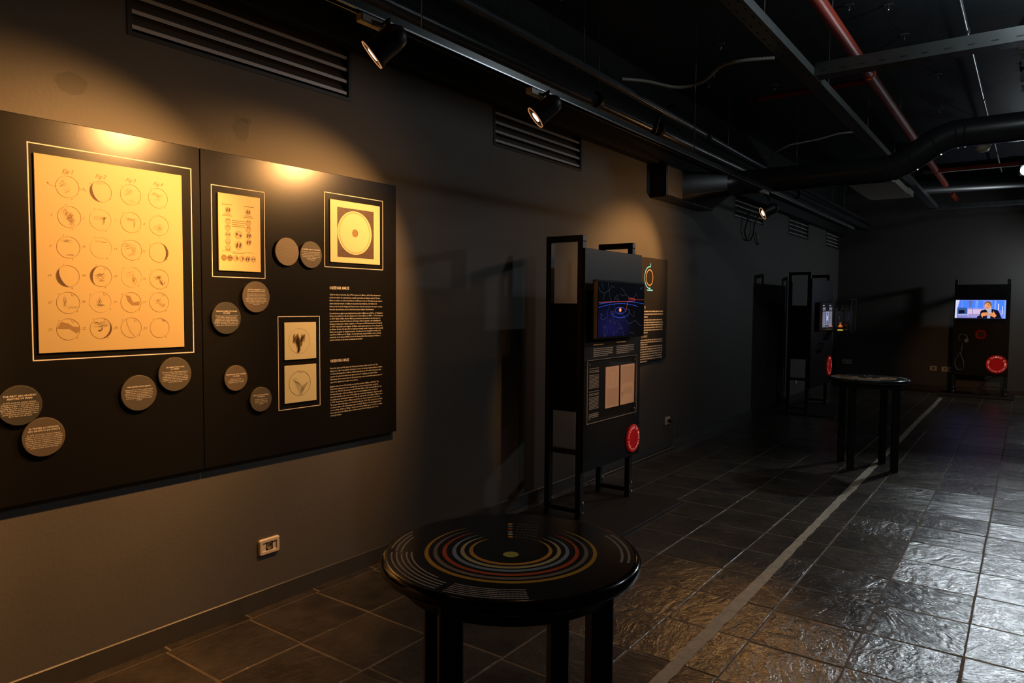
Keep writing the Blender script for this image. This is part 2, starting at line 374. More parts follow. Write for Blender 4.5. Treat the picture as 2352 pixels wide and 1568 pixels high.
# ================================================================== vents in the long wall
PLACE_V = ['vent nearest the camera, high above the two big panels', 'second vent from the camera, right of the middle spotlight',
           'vent under the black duct beside the glaring spotlight', 'small far vent between the glaring spotlight and the corner', 'farthest vent, next to the room corner']
for vi, (ya, yb) in enumerate(vents):
    lab = 'louvred ' + PLACE_V[vi-1]
    if vi == 0: continue
    t = thing('air_vent', lab[:110], 'vent', M=on_left(ya, 2.50, 0), group='louvred vents along the top of the wall')
    W = yb-ya; H = .30
    fr = MB()
    for a in ((0, W, 0, .018), (0, W, H-.018, H), (0, .018, .018, H-.018), (W-.018, W, .018, H-.018)): fr.box(a[0], a[1], a[2], a[3], -.06, .004)
    fr.build('frame', slatdark_m, t)
    MB().box(0, W, 0, H, -.125, -.115).build('backing', void_m, t)
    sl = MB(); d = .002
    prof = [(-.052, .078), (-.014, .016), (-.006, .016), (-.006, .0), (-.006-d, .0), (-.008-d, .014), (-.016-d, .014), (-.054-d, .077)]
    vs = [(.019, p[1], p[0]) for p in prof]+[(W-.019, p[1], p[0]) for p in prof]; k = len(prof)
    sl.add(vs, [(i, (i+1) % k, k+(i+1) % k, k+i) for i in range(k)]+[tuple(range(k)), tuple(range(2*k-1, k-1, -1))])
    sl.mi = [1 if i in (2, 3, 4) else 0 for i in range(len(sl.f))]; sm = sl.mesh('slat', [slatbody_m, dim_m])  # slats in two tones: dark body, much paler lip
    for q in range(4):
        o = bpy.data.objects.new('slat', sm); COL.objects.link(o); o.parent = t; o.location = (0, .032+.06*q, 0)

# ================================================================== exhibition panels on the long wall
PZ = .029
pl = thing('information_board', 'left black wall panel carrying the large sheet of 24 planet drawings', 'exhibition panel', M=on_left(.2, .726, .001))
MB().bbox(0, 1.507, 0, 1.378, 0, PZ, .002).build('board', panel_m, pl)
fr = MB().rectline(1.060-.2, 1.667-.2, 1.236-.726, 2.010-.726, .0042, PZ+.0006); fr.build('white_outline', white_m, pl)
pr = thing('information_board', 'right black wall panel with three framed prints and the Mars text columns', 'exhibition panel', M=on_left(1.7095, .726, .001))
MB().bbox(0, 1.1635, 0, 1.378, 0, PZ, .002).build('board', panel_m, pr)
for a in ((1.759, 2.023, 1.5615, 1.958), (2.3715, 2.770, 1.6325, 2.006), (2.091, 2.3355, .935, 1.383)):
    MB().rectline(a[0]-1.7095, a[1]-1.7095, a[2]-.726, a[3]-.726, .0036, PZ+.0006).build('white_outline', white_m, pr)
tx = MB(); ox = 2.4005-1.7095; oz = -.726; Z = PZ+.0006
text(tx, 'OBSERVAR MARTE', ox, 1.5195+oz, .0215, width=.129, z=Z, bold=.012)
text(tx, 'OBSERVING MARS', ox, 1.146+oz, .0215, width=.125, z=Z, bold=.012)
ES1 = [('Cada dos años y cincuenta días, la Tierra pasa entre Marte y el Sol. Este alineamiento', .352), ('recibe el nombre de «oposición» y, cuando se produce, la distancia entre la Tierra y', .348),
 ('Marte se reduce en cientos de millones de kilómetros (de los 401 millones que separan', .363), ('ambos planetas cuando se hallan en sus puntos más distantes a 56 millones de', .325),
 ('kilómetros). Desde la Antigüedad hasta nuestros días, los momentos de mayor cercanía', .363), ('han sido aprovechados por los astrónomos para realizar observaciones.', .302)]
ES2 = [('Los astrónomos egipcios ya registraron la posición de Marte en el 2000 a. C. También lo', .367), ('hicieron los babilonios mil años después y los chinos allá por el 1045 a. C. Pero hasta que', .370),
 ('en 1609 Galileo Galilei observó Marte por primera vez a través de un telescopio, su', .349), ('representación dependió totalmente del alcance del ojo desnudo y de la imaginación.', .352),
 ('Desde el rudimentario dibujo realizado por Fontana en 1636 hasta la primera fotografía', .363), ('de 1907, la precisión en el registro de Marte osciló entre aciertos y errores. A partir de', .364),
 ('las últimas décadas del siglo XX, las imágenes tomadas desde el espacio nos han acercado', .371), ('Marte con un grado de detalle fascinante. Con las primeras fotografías tomadas en la', .352),
 ('superficie de Marte por la Viking 1, las del telescopio espacial Hubble o las de altísima', .355), ('resolución de la cámara HiRISE a bordo de la nave Mars Reconnaissance Orbiter, el', .349),
 ('paisaje marciano se ha hecho extrañamente familiar.', .222)]
EN1 = [('Every two years and fifty days, the Earth passes between Mars and the Sun. This', .330), ('alignment is called “opposition” and when it occurs, the distance between Earth and Mars', .362),
 ('is reduced by hundreds of millions of kilometres (from the 401 million kilometres that', .354), ('separate the planets at their most distant points to a distance of only 56 million', .328),
 ('kilometres). From ancient times to the present day, astronomers have used moments of', .362), ('opposition alignment to make observations.', .187)]
EN2 = [('Egyptian astronomers had already recorded the position of Mars in 2000 BC. The', .336), ('Babylonians achieved the same scientific feat one thousand years later, as did the', .332),
 ('Chinese by 1045 BC. But it wasn’t until 1609 that Galileo Galilei observed Mars for the', .357), ('first time through a telescope. Before that, the representation of the red planet', .327),
 ('depended entirely on the reach of the naked eye and human imagination. Beginning with', .360), ('the rudimentary drawing by Fontana in 1636, up until the first photograph of Mars, taken', .362),
 ('in 1907, the precise position of Mars varied between correct estimations and errors.', .346), ('The images taken from space over the last few decades of the 20th century have brought', .362),
 ('us closer to Mars, with a fascinating degree of detail. Thanks to the photographs taken', .353), ('on the surface of Mars by Viking 1, those taken by the Hubble space telescope, or, again,', .363),
 ('those taken from the HiRISE high-resolution camera, Mars’ landscape has become', .333), ('strangely familiar.', .075)]
for blk, z1, z0 in ((ES1, 1.489, 1.413), (ES2, 1.393, 1.257), (EN1, 1.112, 1.040), (EN2, 1.018, .868)):
    for i, (s_, wd) in enumerate(blk): text(tx, s_, ox, z1+(z0-z1)*i/(len(blk)-1)+oz, .0112, width=wd, z=Z, bold=.006)
tx.build('lettering', white_m, pr)
# third panel, beyond the first kiosk
pg = thing('information_board', 'black wall panel with a blue and orange globe emblem, behind the first kiosk', 'exhibition panel', M=on_left(5.42, .925, .001))
MB().bbox(0, 1.15, 0, .965, 0, PZ, .002).build('board', mat('matt_black_panel', (.028, .026, .024), .6, bump=.04, bscale=300, spec=.2), pg)
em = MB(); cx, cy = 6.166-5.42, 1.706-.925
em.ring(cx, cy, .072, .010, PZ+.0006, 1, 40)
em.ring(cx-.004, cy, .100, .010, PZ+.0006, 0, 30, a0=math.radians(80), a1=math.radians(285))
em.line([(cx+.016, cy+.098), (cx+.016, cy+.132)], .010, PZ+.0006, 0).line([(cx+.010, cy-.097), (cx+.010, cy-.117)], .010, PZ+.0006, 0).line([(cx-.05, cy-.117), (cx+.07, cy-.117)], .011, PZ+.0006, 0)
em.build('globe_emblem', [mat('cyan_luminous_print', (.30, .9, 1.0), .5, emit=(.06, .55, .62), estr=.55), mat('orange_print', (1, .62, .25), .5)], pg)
tx = MB(); Z = PZ+.0006
text(tx, 'MARTE', .585, 1.418-.925, .03, width=.085, z=Z, bold=.02); text(tx, 'OF MARS', .585, 1.148-.925, .03, width=.13, z=Z, bold=.02)
for y0, k, dz in ((1.385, 3, -.026), (1.305, 6, -.0235), (1.118, 3, -.02), (1.055, 7, -.0225)):
    for i in range(k): tx.greek(.10, 1.055 if i < k-1 else .72, y0+dz*i-.925, .0115, Z)
tx.build('lettering', white_m, pg)

# ---- prints
def plate(label, y, z, w_, h_, m_, name='framed_print'):
    t = thing(name, label, 'print', M=on_left(y, z, PZ+.0012)); MB().bbox(0, w_, 0, h_, 0, .0065, .001).build('mounted_sheet', m_, t); return t
DZ = .0071
INKS = [ink_m, ink2_m, ink3_m]
t = plate('large cream sheet of 24 numbered sketches of Mars in six rows, on the left panel', 1.0765, 1.261, .546, .7145, paper_m)
grid = [[(0.108, 0.608), (0.224, 0.606), (0.336, 0.608), (0.445, 0.608)], [(0.112, 0.499), (0.221, 0.499), (0.335, 0.5), (0.447, 0.498)], [(0.106, 0.387), (0.221, 0.393), (0.335, 0.392), (0.444, 0.389)],
        [(0.102, 0.281), (0.218, 0.285), (0.333, 0.286), (0.444, 0.281)], [(0.101, 0.183), (0.214, 0.187), (0.329, 0.186), (0.442, 0.187)], [(0.099, 0.085), (0.214, 0.086), (0.328, 0.086), (0.442, 0.082)]]
k = MB(); rr = .0395; nums = 0
def hatch(mb, x, y, w_, h_, n_, ang, mi, wd=.0012, seed=1):
    R_ = random.Random(seed)
    for i in range(n_):
        px = x+R_.uniform(-w_, w_); py = y+R_.uniform(-h_, h_); L_ = R_.uniform(.004, .012)
        a = ang+R_.uniform(-.3, .3); mb.line([(px-L_*math.cos(a), py-L_*math.sin(a)), (px+L_*math.cos(a), py+L_*math.sin(a))], wd, DZ, mi)
def crescent(mb, x, y, r, a, thick, mi):
    pts = [(x+r*math.cos(a+q), y+r*math.sin(a+q)) for q in [math.radians(-75+150*i/16) for i in range(17)]]
    ins = [(x-thick*math.cos(a)*math.cos(q*1.2)*.0+r*math.cos(a+q)-thick*math.cos(a)*math.cos(q*1.2), y+r*math.sin(a+q)-thick*math.sin(a)*math.cos(q*1.2)) for q in [math.radians(-75+150*i/16) for i in range(17)]]
    for i in range(16): mb.add([(*pts[i], DZ), (*pts[i+1], DZ), (*ins[i+1], DZ), (*ins[i], DZ)], [(0, 1, 2, 3)], mi)
for r_, row in enumerate(grid):
    for c_, (x, y) in enumerate(row):
        n_ = r_*4+c_+1; faint = n_ in (10, 6, 15, 18)
        k.ring(x, y, rr, .0012, DZ+.0001, 1 if not faint else 2, 44)
        if r_ == 0: text(k, 'Fig.%d' % n_, x, y+.050, .021, 'c', z=DZ, mi=1, ital=.45)
        else: text(k, '%d.' % n_, x-.060, y-.003, .013, 'c', z=DZ, mi=1, ital=.4)
        a = random.uniform(.6, 1.6); text(k, 'a', x+(rr+.006)*math.cos(PI-a), y+(rr+.004)*math.sin(PI-a), .009, 'c', z=DZ, mi=1)
        text(k, 'b', x+(rr+.005)*math.cos(-a), y+(rr+.009)*math.sin(-a), .009, 'c', z=DZ, mi=1)
k.line([(.108-.062, .608), (.108-rr, .606)], .001, DZ, 1).line([(.108+rr, .608), (.108+.065, .602)], .001, DZ, 1).line([(.094, .664), (.102, .651)], .001, DZ, 1)
text(k, 'B', .108-.064, .610, .012, 'c', z=DZ, mi=1); text(k, 'A', .108+.056, .606, .009, 'c', z=DZ, mi=1)
def G(n_): return grid[(n_-1)//4][(n_-1) % 4]
for n_, a, th, mi in ((2, 200, .011, 0), (12, 0, .010, 0), (13, 205, .014, 0), (14, 170, .010, 0), (22, -25, .007, 0)): crescent(k, *G(n_), rr, math.radians(a), th, mi)
def ob(n_, dx, dy, w_, h_, cnt, ang, mi, wd=.0009): mi = 2 if n_ not in (5, 16) else mi; x, y = G(n_); hatch(k, x+dx*rr, y+dy*rr, w_*rr, h_*rr, cnt, ang, mi, wd, n_*7)
for a in ((1, -.35, .3, .25, .35, 22, .5, 2), (1, .05, -.3, .2, .25, 12, .5, 2), (3, -.15, .3, .3, .3, 26, .6, 2), (3, .2, -.6, .3, .12, 8, .4, 2), (4, .1, .05, .25, .3, 22, .3, 1), (4, -.3, .4, .2, .15, 10, 0, 2),
          (5, -.45, .45, .25, .25, 22, .9, 2), (5, -.05, .0, .28, .35, 36, .7, 1), (5, .2, -.5, .15, .25, 14, .7, 1), (6, .0, .2, .5, .15, 26, .3, 2), (6, .3, -.05, .06, .25, 10, 1.4, 1),
          (7, 0, .3, .4, .15, 18, .1, 2), (7, .35, -.1, .08, .3, 10, 1.3, 1), (8, -.1, -.15, .3, .3, 16, .1, 1), (8, .1, -.3, .2, .2, 10, 1.2, 1), (9, -.1, .6, .35, .12, 16, .1, 2), (9, .25, -.7, .25, .06, 6, 0, 2),
          (10, 0, .6, .35, .06, 8, 0, 2), (11, -.2, .35, .4, .25, 26, .2, 2), (11, .25, -.1, .15, .25, 14, 1.2, 1), (11, 0, -.5, .25, .08, 8, .5, 1), (14, -.05, -.1, .35, .4, 60, .3, 1),
          (15, -.2, .3, .35, .25, 14, .4, 2), (15, .2, -.3, .2, .3, 12, 2, 1), (16, -.1, .2, .3, .2, 22, .4, 1), (16, .2, -.3, .12, .25, 14, 2.1, 1), (16, .5, -.4, .15, .2, 10, .8, 2),
          (17, -.3, .1, .12, .35, 16, 1.5, 2), (17, .3, -.4, .4, .1, 12, .4, 2), (18, -.1, .0, .2, .4, 26, .9, 2), (18, 0, -.3, .4, .1, 16, .2, 2),
          (20, -.1, .1, .25, .25, 22, .4, 2), (20, .35, -.3, .25, .15, 22, .3, 2), (23, 0, 0, .01, .01, 1, 0, 2), (24, .4, .8, .12, .06, 8, 2.6, 1), (22, 0, .4, .6, .25, 46, .1, 2)): ob(*a)
for n_, pts, mi in ((19, [(-.5, .7), (-.1, .65), (.2, 0), (.85, .1), (.8, -.3), (.1, -.3), (-.3, .1)], 1), (21, [(-.95, .1), (-.6, .7), (0, .55), (.4, .25), (.95, .2), (.95, -.2), (.7, -.4), (.1, .05), (-.5, .05)], 1),
                    (22, [(-.25, -.15), (.0, -.15), (.1, .2), (.15, -.1), (-.05, -.3), (-.3, -.25)], 0), (2, [(-.45, .75), (0, .62), (.5, .78), (.2, .95), (-.3, .92)], 2)):
    x, y = G(n_); k.poly([(x+a*rr, y+b*rr) for a, b in pts], DZ-.0002, mi)
x, y = G(23); k.line([(x+a*rr, y+b*rr) for a, b in ((-.45, .88), (-.42, .4), (-.15, -.3), (.35, -.92))], .001, DZ, 1)
for n_ in (14, 17, 18, 20, 21, 22, 23): x, y = G(n_); k.ring(x+.42*rr, y+.78*rr, .005, .0009, DZ, 1, 14)
k.build('ink_drawing', INKS, t)
t = plate('tall cream print of small paired Mars discs, upper left of the right panel', 1.786, 1.589, .2105, .339, mat('amber_paper', (.76, .62, .27), .45, noise=.05, coat=.3))
k = MB()
def ball(x, y, r, kind, fill=2):
    k.ell(x, y, r, r, DZ-.0002, fill, 24); k.ring(x, y, r, .0009, DZ, 1, 24)
    if kind == 'eyes': k.ell(x-.4*r, y+.5*r, .2*r, .18*r, DZ, 0, 10); k.ell(x+.3*r, y+.5*r, .2*r, .18*r, DZ, 0, 10)
    if kind == 'mid': k.ell(x-.4*r, y, .22*r, .3*r, DZ, 0, 10); k.ell(x+.4*r, y, .22*r, .3*r, DZ, 0, 10)
    if kind == 'low': k.ell(x-.4*r, y-.5*r, .18*r, .2*r, DZ, 0, 10); k.ell(x+.4*r, y-.5*r, .18*r, .2*r, DZ, 0, 10)
    if kind == 'bars': k.ell(x-.4*r, y, .25*r, .65*r, DZ, 0, 14, rot=-.25); k.ell(x+.4*r, y, .25*r, .65*r, DZ, 0, 14, rot=-.25)
    if kind == 'bell': k.ell(x-.5*r, y+.15*r, .25*r, .35*r, DZ, 0, 12); k.ell(x+.5*r, y-.15*r, .25*r, .3*r, DZ, 0, 12); k.line([(x-.5*r, y+.1*r), (x+.5*r, y-.1*r)], .15*r, DZ, 1)
    if kind == 'S': k.ring(x, y, r*.45, r*.35, DZ, 0, 14, a0=-1.2, a1=1.6)
    if kind == 'band': k.poly([(x-.9*r, y+.3*r), (x-.3*r, y+.4*r), (x+.9*r, y+.15*r), (x+.9*r, y-.1*r), (x, y), (x-.9*r, y+.05*r)], DZ, 0)
    if kind == 'eye': k.ring(x, y, r*.6, r*.5, DZ, 1, 20); k.ell(x, y, .15*r, .15*r, DZ+.0001, 2, 8)
ball(.048, .267, .0135, 'bars'); ball(.148, .268, .0125, 'bars')
for p, q in (((.047, .219), 'eyes'), ((.046, .190), 'eyes'), ((.046, .160), 'mid'), ((.046, .130), 'low'), ((.046, .101), 'low'), ((.149, .219), 'eyes'), ((.149, .191), 'eyes'), ((.150, .162), 'bars'), ((.149, .132), 'bars')): ball(*p, .0135, q)
ball(.098, .162, .0185, 'bell'); ball(.098, .115, .0185, 'bars')
for i, q in enumerate(('eye', 'band', 'S', 'S', 'bars', 'mid')): ball(.025+.0294*i, .057, .0133, q, 1 if i < 2 else 2)
for x, y, L_ in ((.044, .290, .05), (.152, .291, .048), (.044, .247, .035), (.044, .241, .05), (.148, .249, .038), (.148, .242, .05), (.099, .222, .066), (.099, .2135, .066), (.099, .205, .066), (.099, .197, .066), (.099, .079, .06)):
    k.greek(x-L_/2, x+L_/2, y, .0028, DZ, 1)
k.line([(.012, .0875), (.178, .0855)], .0007, DZ, 1)
k.build('ink_drawing', INKS, t)
t = plate('square pale print, large disc inside a dark square, upper right of right panel', 2.402, 1.658, .3415, .3165, paper2_m)
k = MB(); darkp = mat('dark_brown_plate', (.11, .065, .04), .45, noise=.6, nscale=90)
k.poly([(.046, .029), (.295, .029), (.295, .282), (.046, .282)], DZ, 0)
k.ell(.163, .158, .117, .113, DZ+.0003, 1, 56); k.ring(.163, .158, .104, .0045, DZ+.0006, 0, 60); k.ring(.163, .158, .104, .0025, DZ+.0008, 1, 60)
for i in range(60):
    a = 2*PI*i/60; k.line([(.163+.101*math.cos(a), .158+.101*math.sin(a)), (.163+.107*math.cos(a), .158+.107*math.sin(a))], .0010, DZ+.001, 2)
k.ell(.164, .157, .0195, .0185, DZ+.0006, 2, 24); k.ring(.164, .157, .0195, .0014, DZ+.0008, 0, 24)
k.build('ink_drawing', [darkp, paper2_m, ink2_m], t)
tan_m = mat('ochre_paper', (.74, .70, .46), .45, noise=.04, coat=.25)
t = plate('small square cream print with a Y-shaped smudge in a circle, upper of two', 2.1215, 1.174, .188, .1805, tan_m)
k = MB(); k.ring(.087, .090, .062, .0008, DZ, 1, 50, ry=.061)
for cx_, cy_, w_, h_, n_ in ((.066, .102, .016, .018, 90), (.108, .105, .011, .014, 60), (.084, .085, .018, .018, 110), (.082, .060, .009, .022, 90)): hatch(k, cx_, cy_, w_, h_, n_, 1.3, 1, .0011, int(cx_*1e4))
for cx_, cy_, w_, h_, n_ in ((.07, .095, .012, .014, 40), (.080, .062, .006, .020, 40)): hatch(k, cx_, cy_, w_, h_, n_, 1.3, 0, .0006, int(cx_*1e4)+1)
k.build('ink_drawing', INKS, t)
t = plate('small square cream print with a heart-like hatched patch in a circle, lower of two', 2.1195, .964, .1895, .1825, tan_m)
k = MB(); k.ring(.089, .093, .063, .0014, DZ, 0, 50, ry=.060); k.ring(.098, .150, .012, .001, DZ, 0, 12, a0=PI, a1=2*PI, ry=.006)
for i in range(15):
    f = i/14; k.line([(.053+.028*f, .112-.07*f+.0), (.076+.052*f*(1-.25*f), .098-.018*f-.022*f*f)], .0009, DZ, 0)
    k.line([(.100-.002*i*.5, .075-.0028*i), (.140-.0032*i, .098-.0046*i)], .0008, DZ, 0)
k.ring(.062, .108, .011, .001, DZ, 0, 14, a0=.6, a1=3.4)
k.build('ink_drawing', INKS, t)

# ---- caption discs
def cdisc(label, y, z, r, title, body, m_, tm=white_m, ts=.0085, bs=.0068, lp=.0068):
    t = thing('caption_disc', label, 'caption disc', M=on_left(y, z, PZ+.0012), group='round caption discs on the two big panels')
    MB().lathe([(r, .003), (r, .011), (r-.0015, .0125)], 48).build('disc', m_, t)
    MB().lathe([(r*.5, 0), (r*.5, .003)], 16).build('spacer', black_m, t)
    mb = MB(); n1, n2 = len(title), len(body); tot = n1*ts*1.12+.003+n2*lp; y_ = tot/2-ts*.8
    for s_ in title: text(mb, s_, 0, y_, ts*1.02, 'c', z=.0131, bold=.02, condense=1.08); y_ -= ts*1.1
    y_ -= .0035
    for s_ in body:
        half = math.sqrt(max(0, r*r-y_*y_))*.86; W = text(MB(), s_, 0, 0, bs)
        text(mb, s_, 0, y_, bs, 'c', z=.0131, bold=.008, width=min(W, 2*half)); y_ -= lp
    mb.build('lettering', tm, t)
cdisc('dark disc cut by the left picture edge, THE FIRST GEOGRAPHIC FEATURE OF MARS', 1.010, 1.081, .071, ['THE FIRST GEOGRAPHIC', 'FEATURE OF MARS'], ['In 1659, the Dutch scientist Christian', 'Huygens recorded the first real feature on', 'the surface of Mars, a dark spot, which was', 'probably the volcano we now know as Syrtis', 'Major. Studying the displacement of this patch,', 'he correctly determined with a small error of', 'just 40 minutes that the duration of the', 'day on Mars was 24 hours.'], discs2_m)
cdisc('brownish caption disc reading EL PRIMER ACCIDENTE GEOGRÁFICO DE MARTE, lowest at left', 1.083, .958, .071, ['EL PRIMER ACCIDENTE', 'GEOGRÁFICO DE MARTE'], ['En 1659, el holandés Christian Huygens', 'registró el primer rasgo real de la superficie', 'de Marte, una mancha oscura, probablemente', 'el volcán que hoy conocemos como Syrtis', 'Major. Estudiando el desplazamiento de esta', 'parcela, determinó con un escaso margen de', 'error (apenas 40 minutos) que la duración', 'del día marciano era de 24 horas.'], discs3_m)
cdisc('caption disc reading SIMILARITIES WITH EARTH, below the large sheet', 1.427, 1.085, .0712, ['SIMILARITIES WITH EARTH'], ['Between 1777 and 1784, the British scientist', 'William Herschel was the first to observe', 'seasonal changes in the poles of Mars and to', 'discover that they harboured large amounts', 'of water and ice. Both findings led him to', 'posit that the red planet was very similar', 'to Earth.'], discs_m, ts=.0072, bs=.0062)
cdisc('caption disc reading LAS SIMILITUDES CON LA TIERRA, under the sheet corner', 1.577, 1.149, .071, ['LAS SIMILITUDES CON', 'LA TIERRA'], ['El británico William Herschel fue el primero', 'en observar, entre 1777 y 1784, cambios', 'estacionales en los polos de Marte y en', 'descubrir que albergaban grandes cantidades', 'de agua y hielo. Ambos hallazgos le llevaron', 'a aventurar que el planeta rojo era un astro', 'muy parecido a la Tierra.'], discs_m, ts=.0072, bs=.0062)
cdisc('dark disc reading THE DISCOVERY OF POLAR ICE CAPS, left edge of right panel', 1.816, 1.380, .071, ['THE DISCOVERY OF POLAR', 'ICE CAPS'], ['The Italian astronomer Giovanni Cassini', 'observed Mars during its opposition', 'alignment in 1666, which allowed him to', 'distinguish polar ice caps for the first time.', 'In addition, he measured Mars’ distance from', 'the Earth, which helped to establish the first', 'estimate of the Solar System’s true size.'], discs2_m, ts=.0075, bs=.0066)
cdisc('brown-grey disc reading EL DESCUBRIMIENTO DE LOS CASQUETES POLARES, below the tall print', 1.967, 1.475, .0715, ['EL DESCUBRIMIENTO DE', 'LOS CASQUETES POLARES'], ['El astrónomo italiano Giovanni Cassini', 'observó Marte durante la oposición de', '1666, lo que le permitió distinguir por', 'primera vez los casquetes polares. También', 'midió su distancia con respecto a la Tierra,', 'lo que contribuyó a establecer una primera', 'aproximación al tamaño real del', 'Sistema Solar.'], discs3_m, ts=.0072, bs=.0062)
cdisc('palest caption disc with faint letters THE FIRST DRAWING OF MARS, beside its twin', 2.138, 1.692, .067, ['THE FIRST DRAWING OF MARS'], ['In 1636, the Italian astronomer Francesco', 'Fontana made the first drawing of Mars,', 'which showed a circle with a patch in the', 'centre. Today we know that this was', 'due to a defect in his telescope.'], mat('pale_caption_disc', (.19, .155, .11), .45, bump=.2, bscale=300), dimtext_m, ts=.0075, bs=.0064, lp=.0075)
cdisc('caption disc reading EL PRIMER DIBUJO DE MARTE, left of the square disc print', 2.278, 1.686, .066, ['EL PRIMER DIBUJO DE MARTE'], ['El astrónomo italiano Francesco Fontana', 'realizó en 1636 el primer dibujo de', 'Marte, que presentaba un círculo con una', 'mancha en el centro. Hoy sabemos que', 'fue debido a un defecto', 'de su telescopio.'], discs_m, ts=.0075, bs=.0064, lp=.0075)
cdisc('small caption disc reading DRAWINGS OF P. LOWELL OF MARS', 1.859, 1.110, .0577, ['DRAWINGS OF P. LOWELL', 'OF MARS'], ['Based on some of the', 'photographs taken by his team', 'during the opposition of 1907.'], discs3_m, ts=.0075, bs=.0062, lp=.0075)
cdisc('small caption disc reading DIBUJOS DE P. LOWELL DE MARTE, lowest on the right panel', 1.986, 1.001, .0575, ['DIBUJOS DE P. LOWELL', 'DE MARTE'], ['Basados en algunas de las', 'fotografías realizadas por su', 'equipo durante la oposición', 'de 1907.'], discs_m, ts=.0072, bs=.0060, lp=.0075)

# ---- sockets
def socket(M, label, kind='schuko', w_=.115, h_=.078, plug=False):
    t = thing('wall_socket', label, 'socket', M=M)
    s_ = MB(); z1 = .012
    def rr_(x0, x1, y0, y1, r, n=4): return [(cx+r*math.cos(a), cy+r*math.sin(a)) for cx, cy, a0 in ((x1-r, y1-r, 0), (x0+r, y1-r, PI/2), (x0+r, y0+r, PI), (x1-r, y0+r, 1.5*PI)) for a in [a0+PI/2*i/n for i in range(n+1)]]
    loops = [[(x, y, z) for x, y in rr_(-w_/2+i, w_/2-i, -h_/2+i, h_/2-i, .010-i*.4)] for i, z in ((0, 0), (0, .006), (.005, z1), (.017, z1), (.019, .007))]
    k0 = len(loops[0]); V = [v for L_ in loops for v in L_]; F = []
    for j in range(len(loops)-1):
        for i in range(k0): F.append((j*k0+i, j*k0+(i+1) % k0, (j+1)*k0+(i+1) % k0, (j+1)*k0+i))
    F.append(tuple(4*k0+i for i in range(k0))); s_.add(V, F, 0); s_.build('cover_plate', ivory_m, t)
    if kind == 'schuko':
        MB().box(-.018, .020, -.019, .019, .0072, .0078).build('insert', hole_m, t)
        MB().lathe([(.0175, .0078), (.0175, .0098), (.0145, .0098), (.0140, .0082), (.0001, .0082)], 28, cap=False).build('socket_ring', socketdark_m, t)
        b = MB()
        for x in (-.006, .006): b.ell(x, 0, .0022, .0022, .0086, 0, 10)
        b.build('pin_hole', hole_m, t)
    elif kind == 'switch':
        MB().bbox(-w_/2+.022, w_/2-.022, -h_/2+.021, h_/2-.021, .0072, .011, .001).build('rocker', cream_m, t)
    else:
        for i in (-1, 1):
            MB().lathe([(.016, .0075), (.016, .0098), (.013, .0098), (.013, .0078), (.0001, .0078)], 20, c=(i*w_/4.6, 0, 0), cap=False).build('socket_ring', socketdark_m, t)
    if plug: MB().lathe([(.019, .008), (.019, .035), (.012, .045)], 16).build('plug', rubber_m, t)
    return t
socket(on_left(2.046, .287), 'ivory power socket low on the wall under the right big panel')
socket(on_left(6.69, .290), 'ivory socket with a black plug, right of the first kiosk near the floor', 'switch', plug=False)
socket(on_left(11.53, .285), 'tiny ivory socket seen between the legs of the second kiosk', 'switch', w_=.10)
socket(on_back(.20, .43, YB), 'double ivory socket on the dark back wall, above the far table', 'double', w_=.155, h_=.082)
socket(on_back(1.585, .385, YB), 'small square ivory socket on the back wall, left of the pair by the far kiosk', 'schuko', w_=.105, h_=.085)
socket(on_back(1.80, .38, YB), 'wide ivory socket plate beside the far kiosk on the back wall', 'double', w_=.185, h_=.09)
p = MB().lathe([(.018, 0), (.018, .028), (.010, .038)], 16).build('power_plug', rubber_m)
p.matrix_world = on_left(6.705, .290, .0115); tag(p, 'black plug pushed into the socket right of the first kiosk', 'plug')
c = MB().tube([(.049, 6.705, .288), (.055, 6.71, .24), (.04, 6.735, .16), (.035, 6.76, .10), (.03, 6.80, .02), (.028, 6.70, .0085), (.028, 6.3, .0075), (.03, 5.9, .0075), (.03, 5.4, .0075), (.05, 5.03, .0075)], .0055, 8)
tag(c.build('power_cable', cable_m), 'cable running down from the plug and along the skirting to the first kiosk', 'cable')

# ================================================================== kiosks
def kiosk(M, label, post2=.72, over=.07, title=None, name='exhibit_kiosk'):
    """local X along the width, Y up, Z toward the viewer; near ladder frame at X=0"""
    t = thing(name, label, 'display stand', M=M, group='black display stands')
    b = .04; D = -.285; T = 1.905; W = post2+.05; PW = W+over
    MB().bbox(-.16, W+.10, 0, .018, -.42, .365, .001).build('base_plate', plate_m, t)
    for x in (0, post2):
        s_ = MB()
        for z in (D, -b): s_ = MB(); s_.bbox(x, x+.048, .018, T-b, z, z+b, .003); s_.build('post', black_m, t)
        MB().bbox(x, x+.048, T-b, T, D, 0, .003).build('top_bar', black_m, t)
        MB().bbox(x+.004, x+.044, .447, .483, D+b, -b, .003).build('cross_bar', black_m, t)
        MB().bbox(x+.004, x+.044, .055, .085, D+b, -b, .003).build('foot_bar', black_m, t)
        MB().bbox(x+.010, x+.030, .735, 1.457, D+b, -b, .002).build('side_panel', blackmatte_m, t)
        for z in (D+b, 0):
            for y in (.055, .125):
                MB().lathe([(.0105, 0), (.0105, .004), (.006, .007)], 12, c=(x+.034, y, z)).build('bolt', chrome_m, t)
    MB().bbox(.002, PW, .335, 1.82, .0, .018, .002).build('front_panel', blackmatte_m, t)
    MB().bbox(.06, post2-.01, 1.0, 1.45, D+.03, -.02, .003).build('rear_box', blackmatte_m, t)
    return t
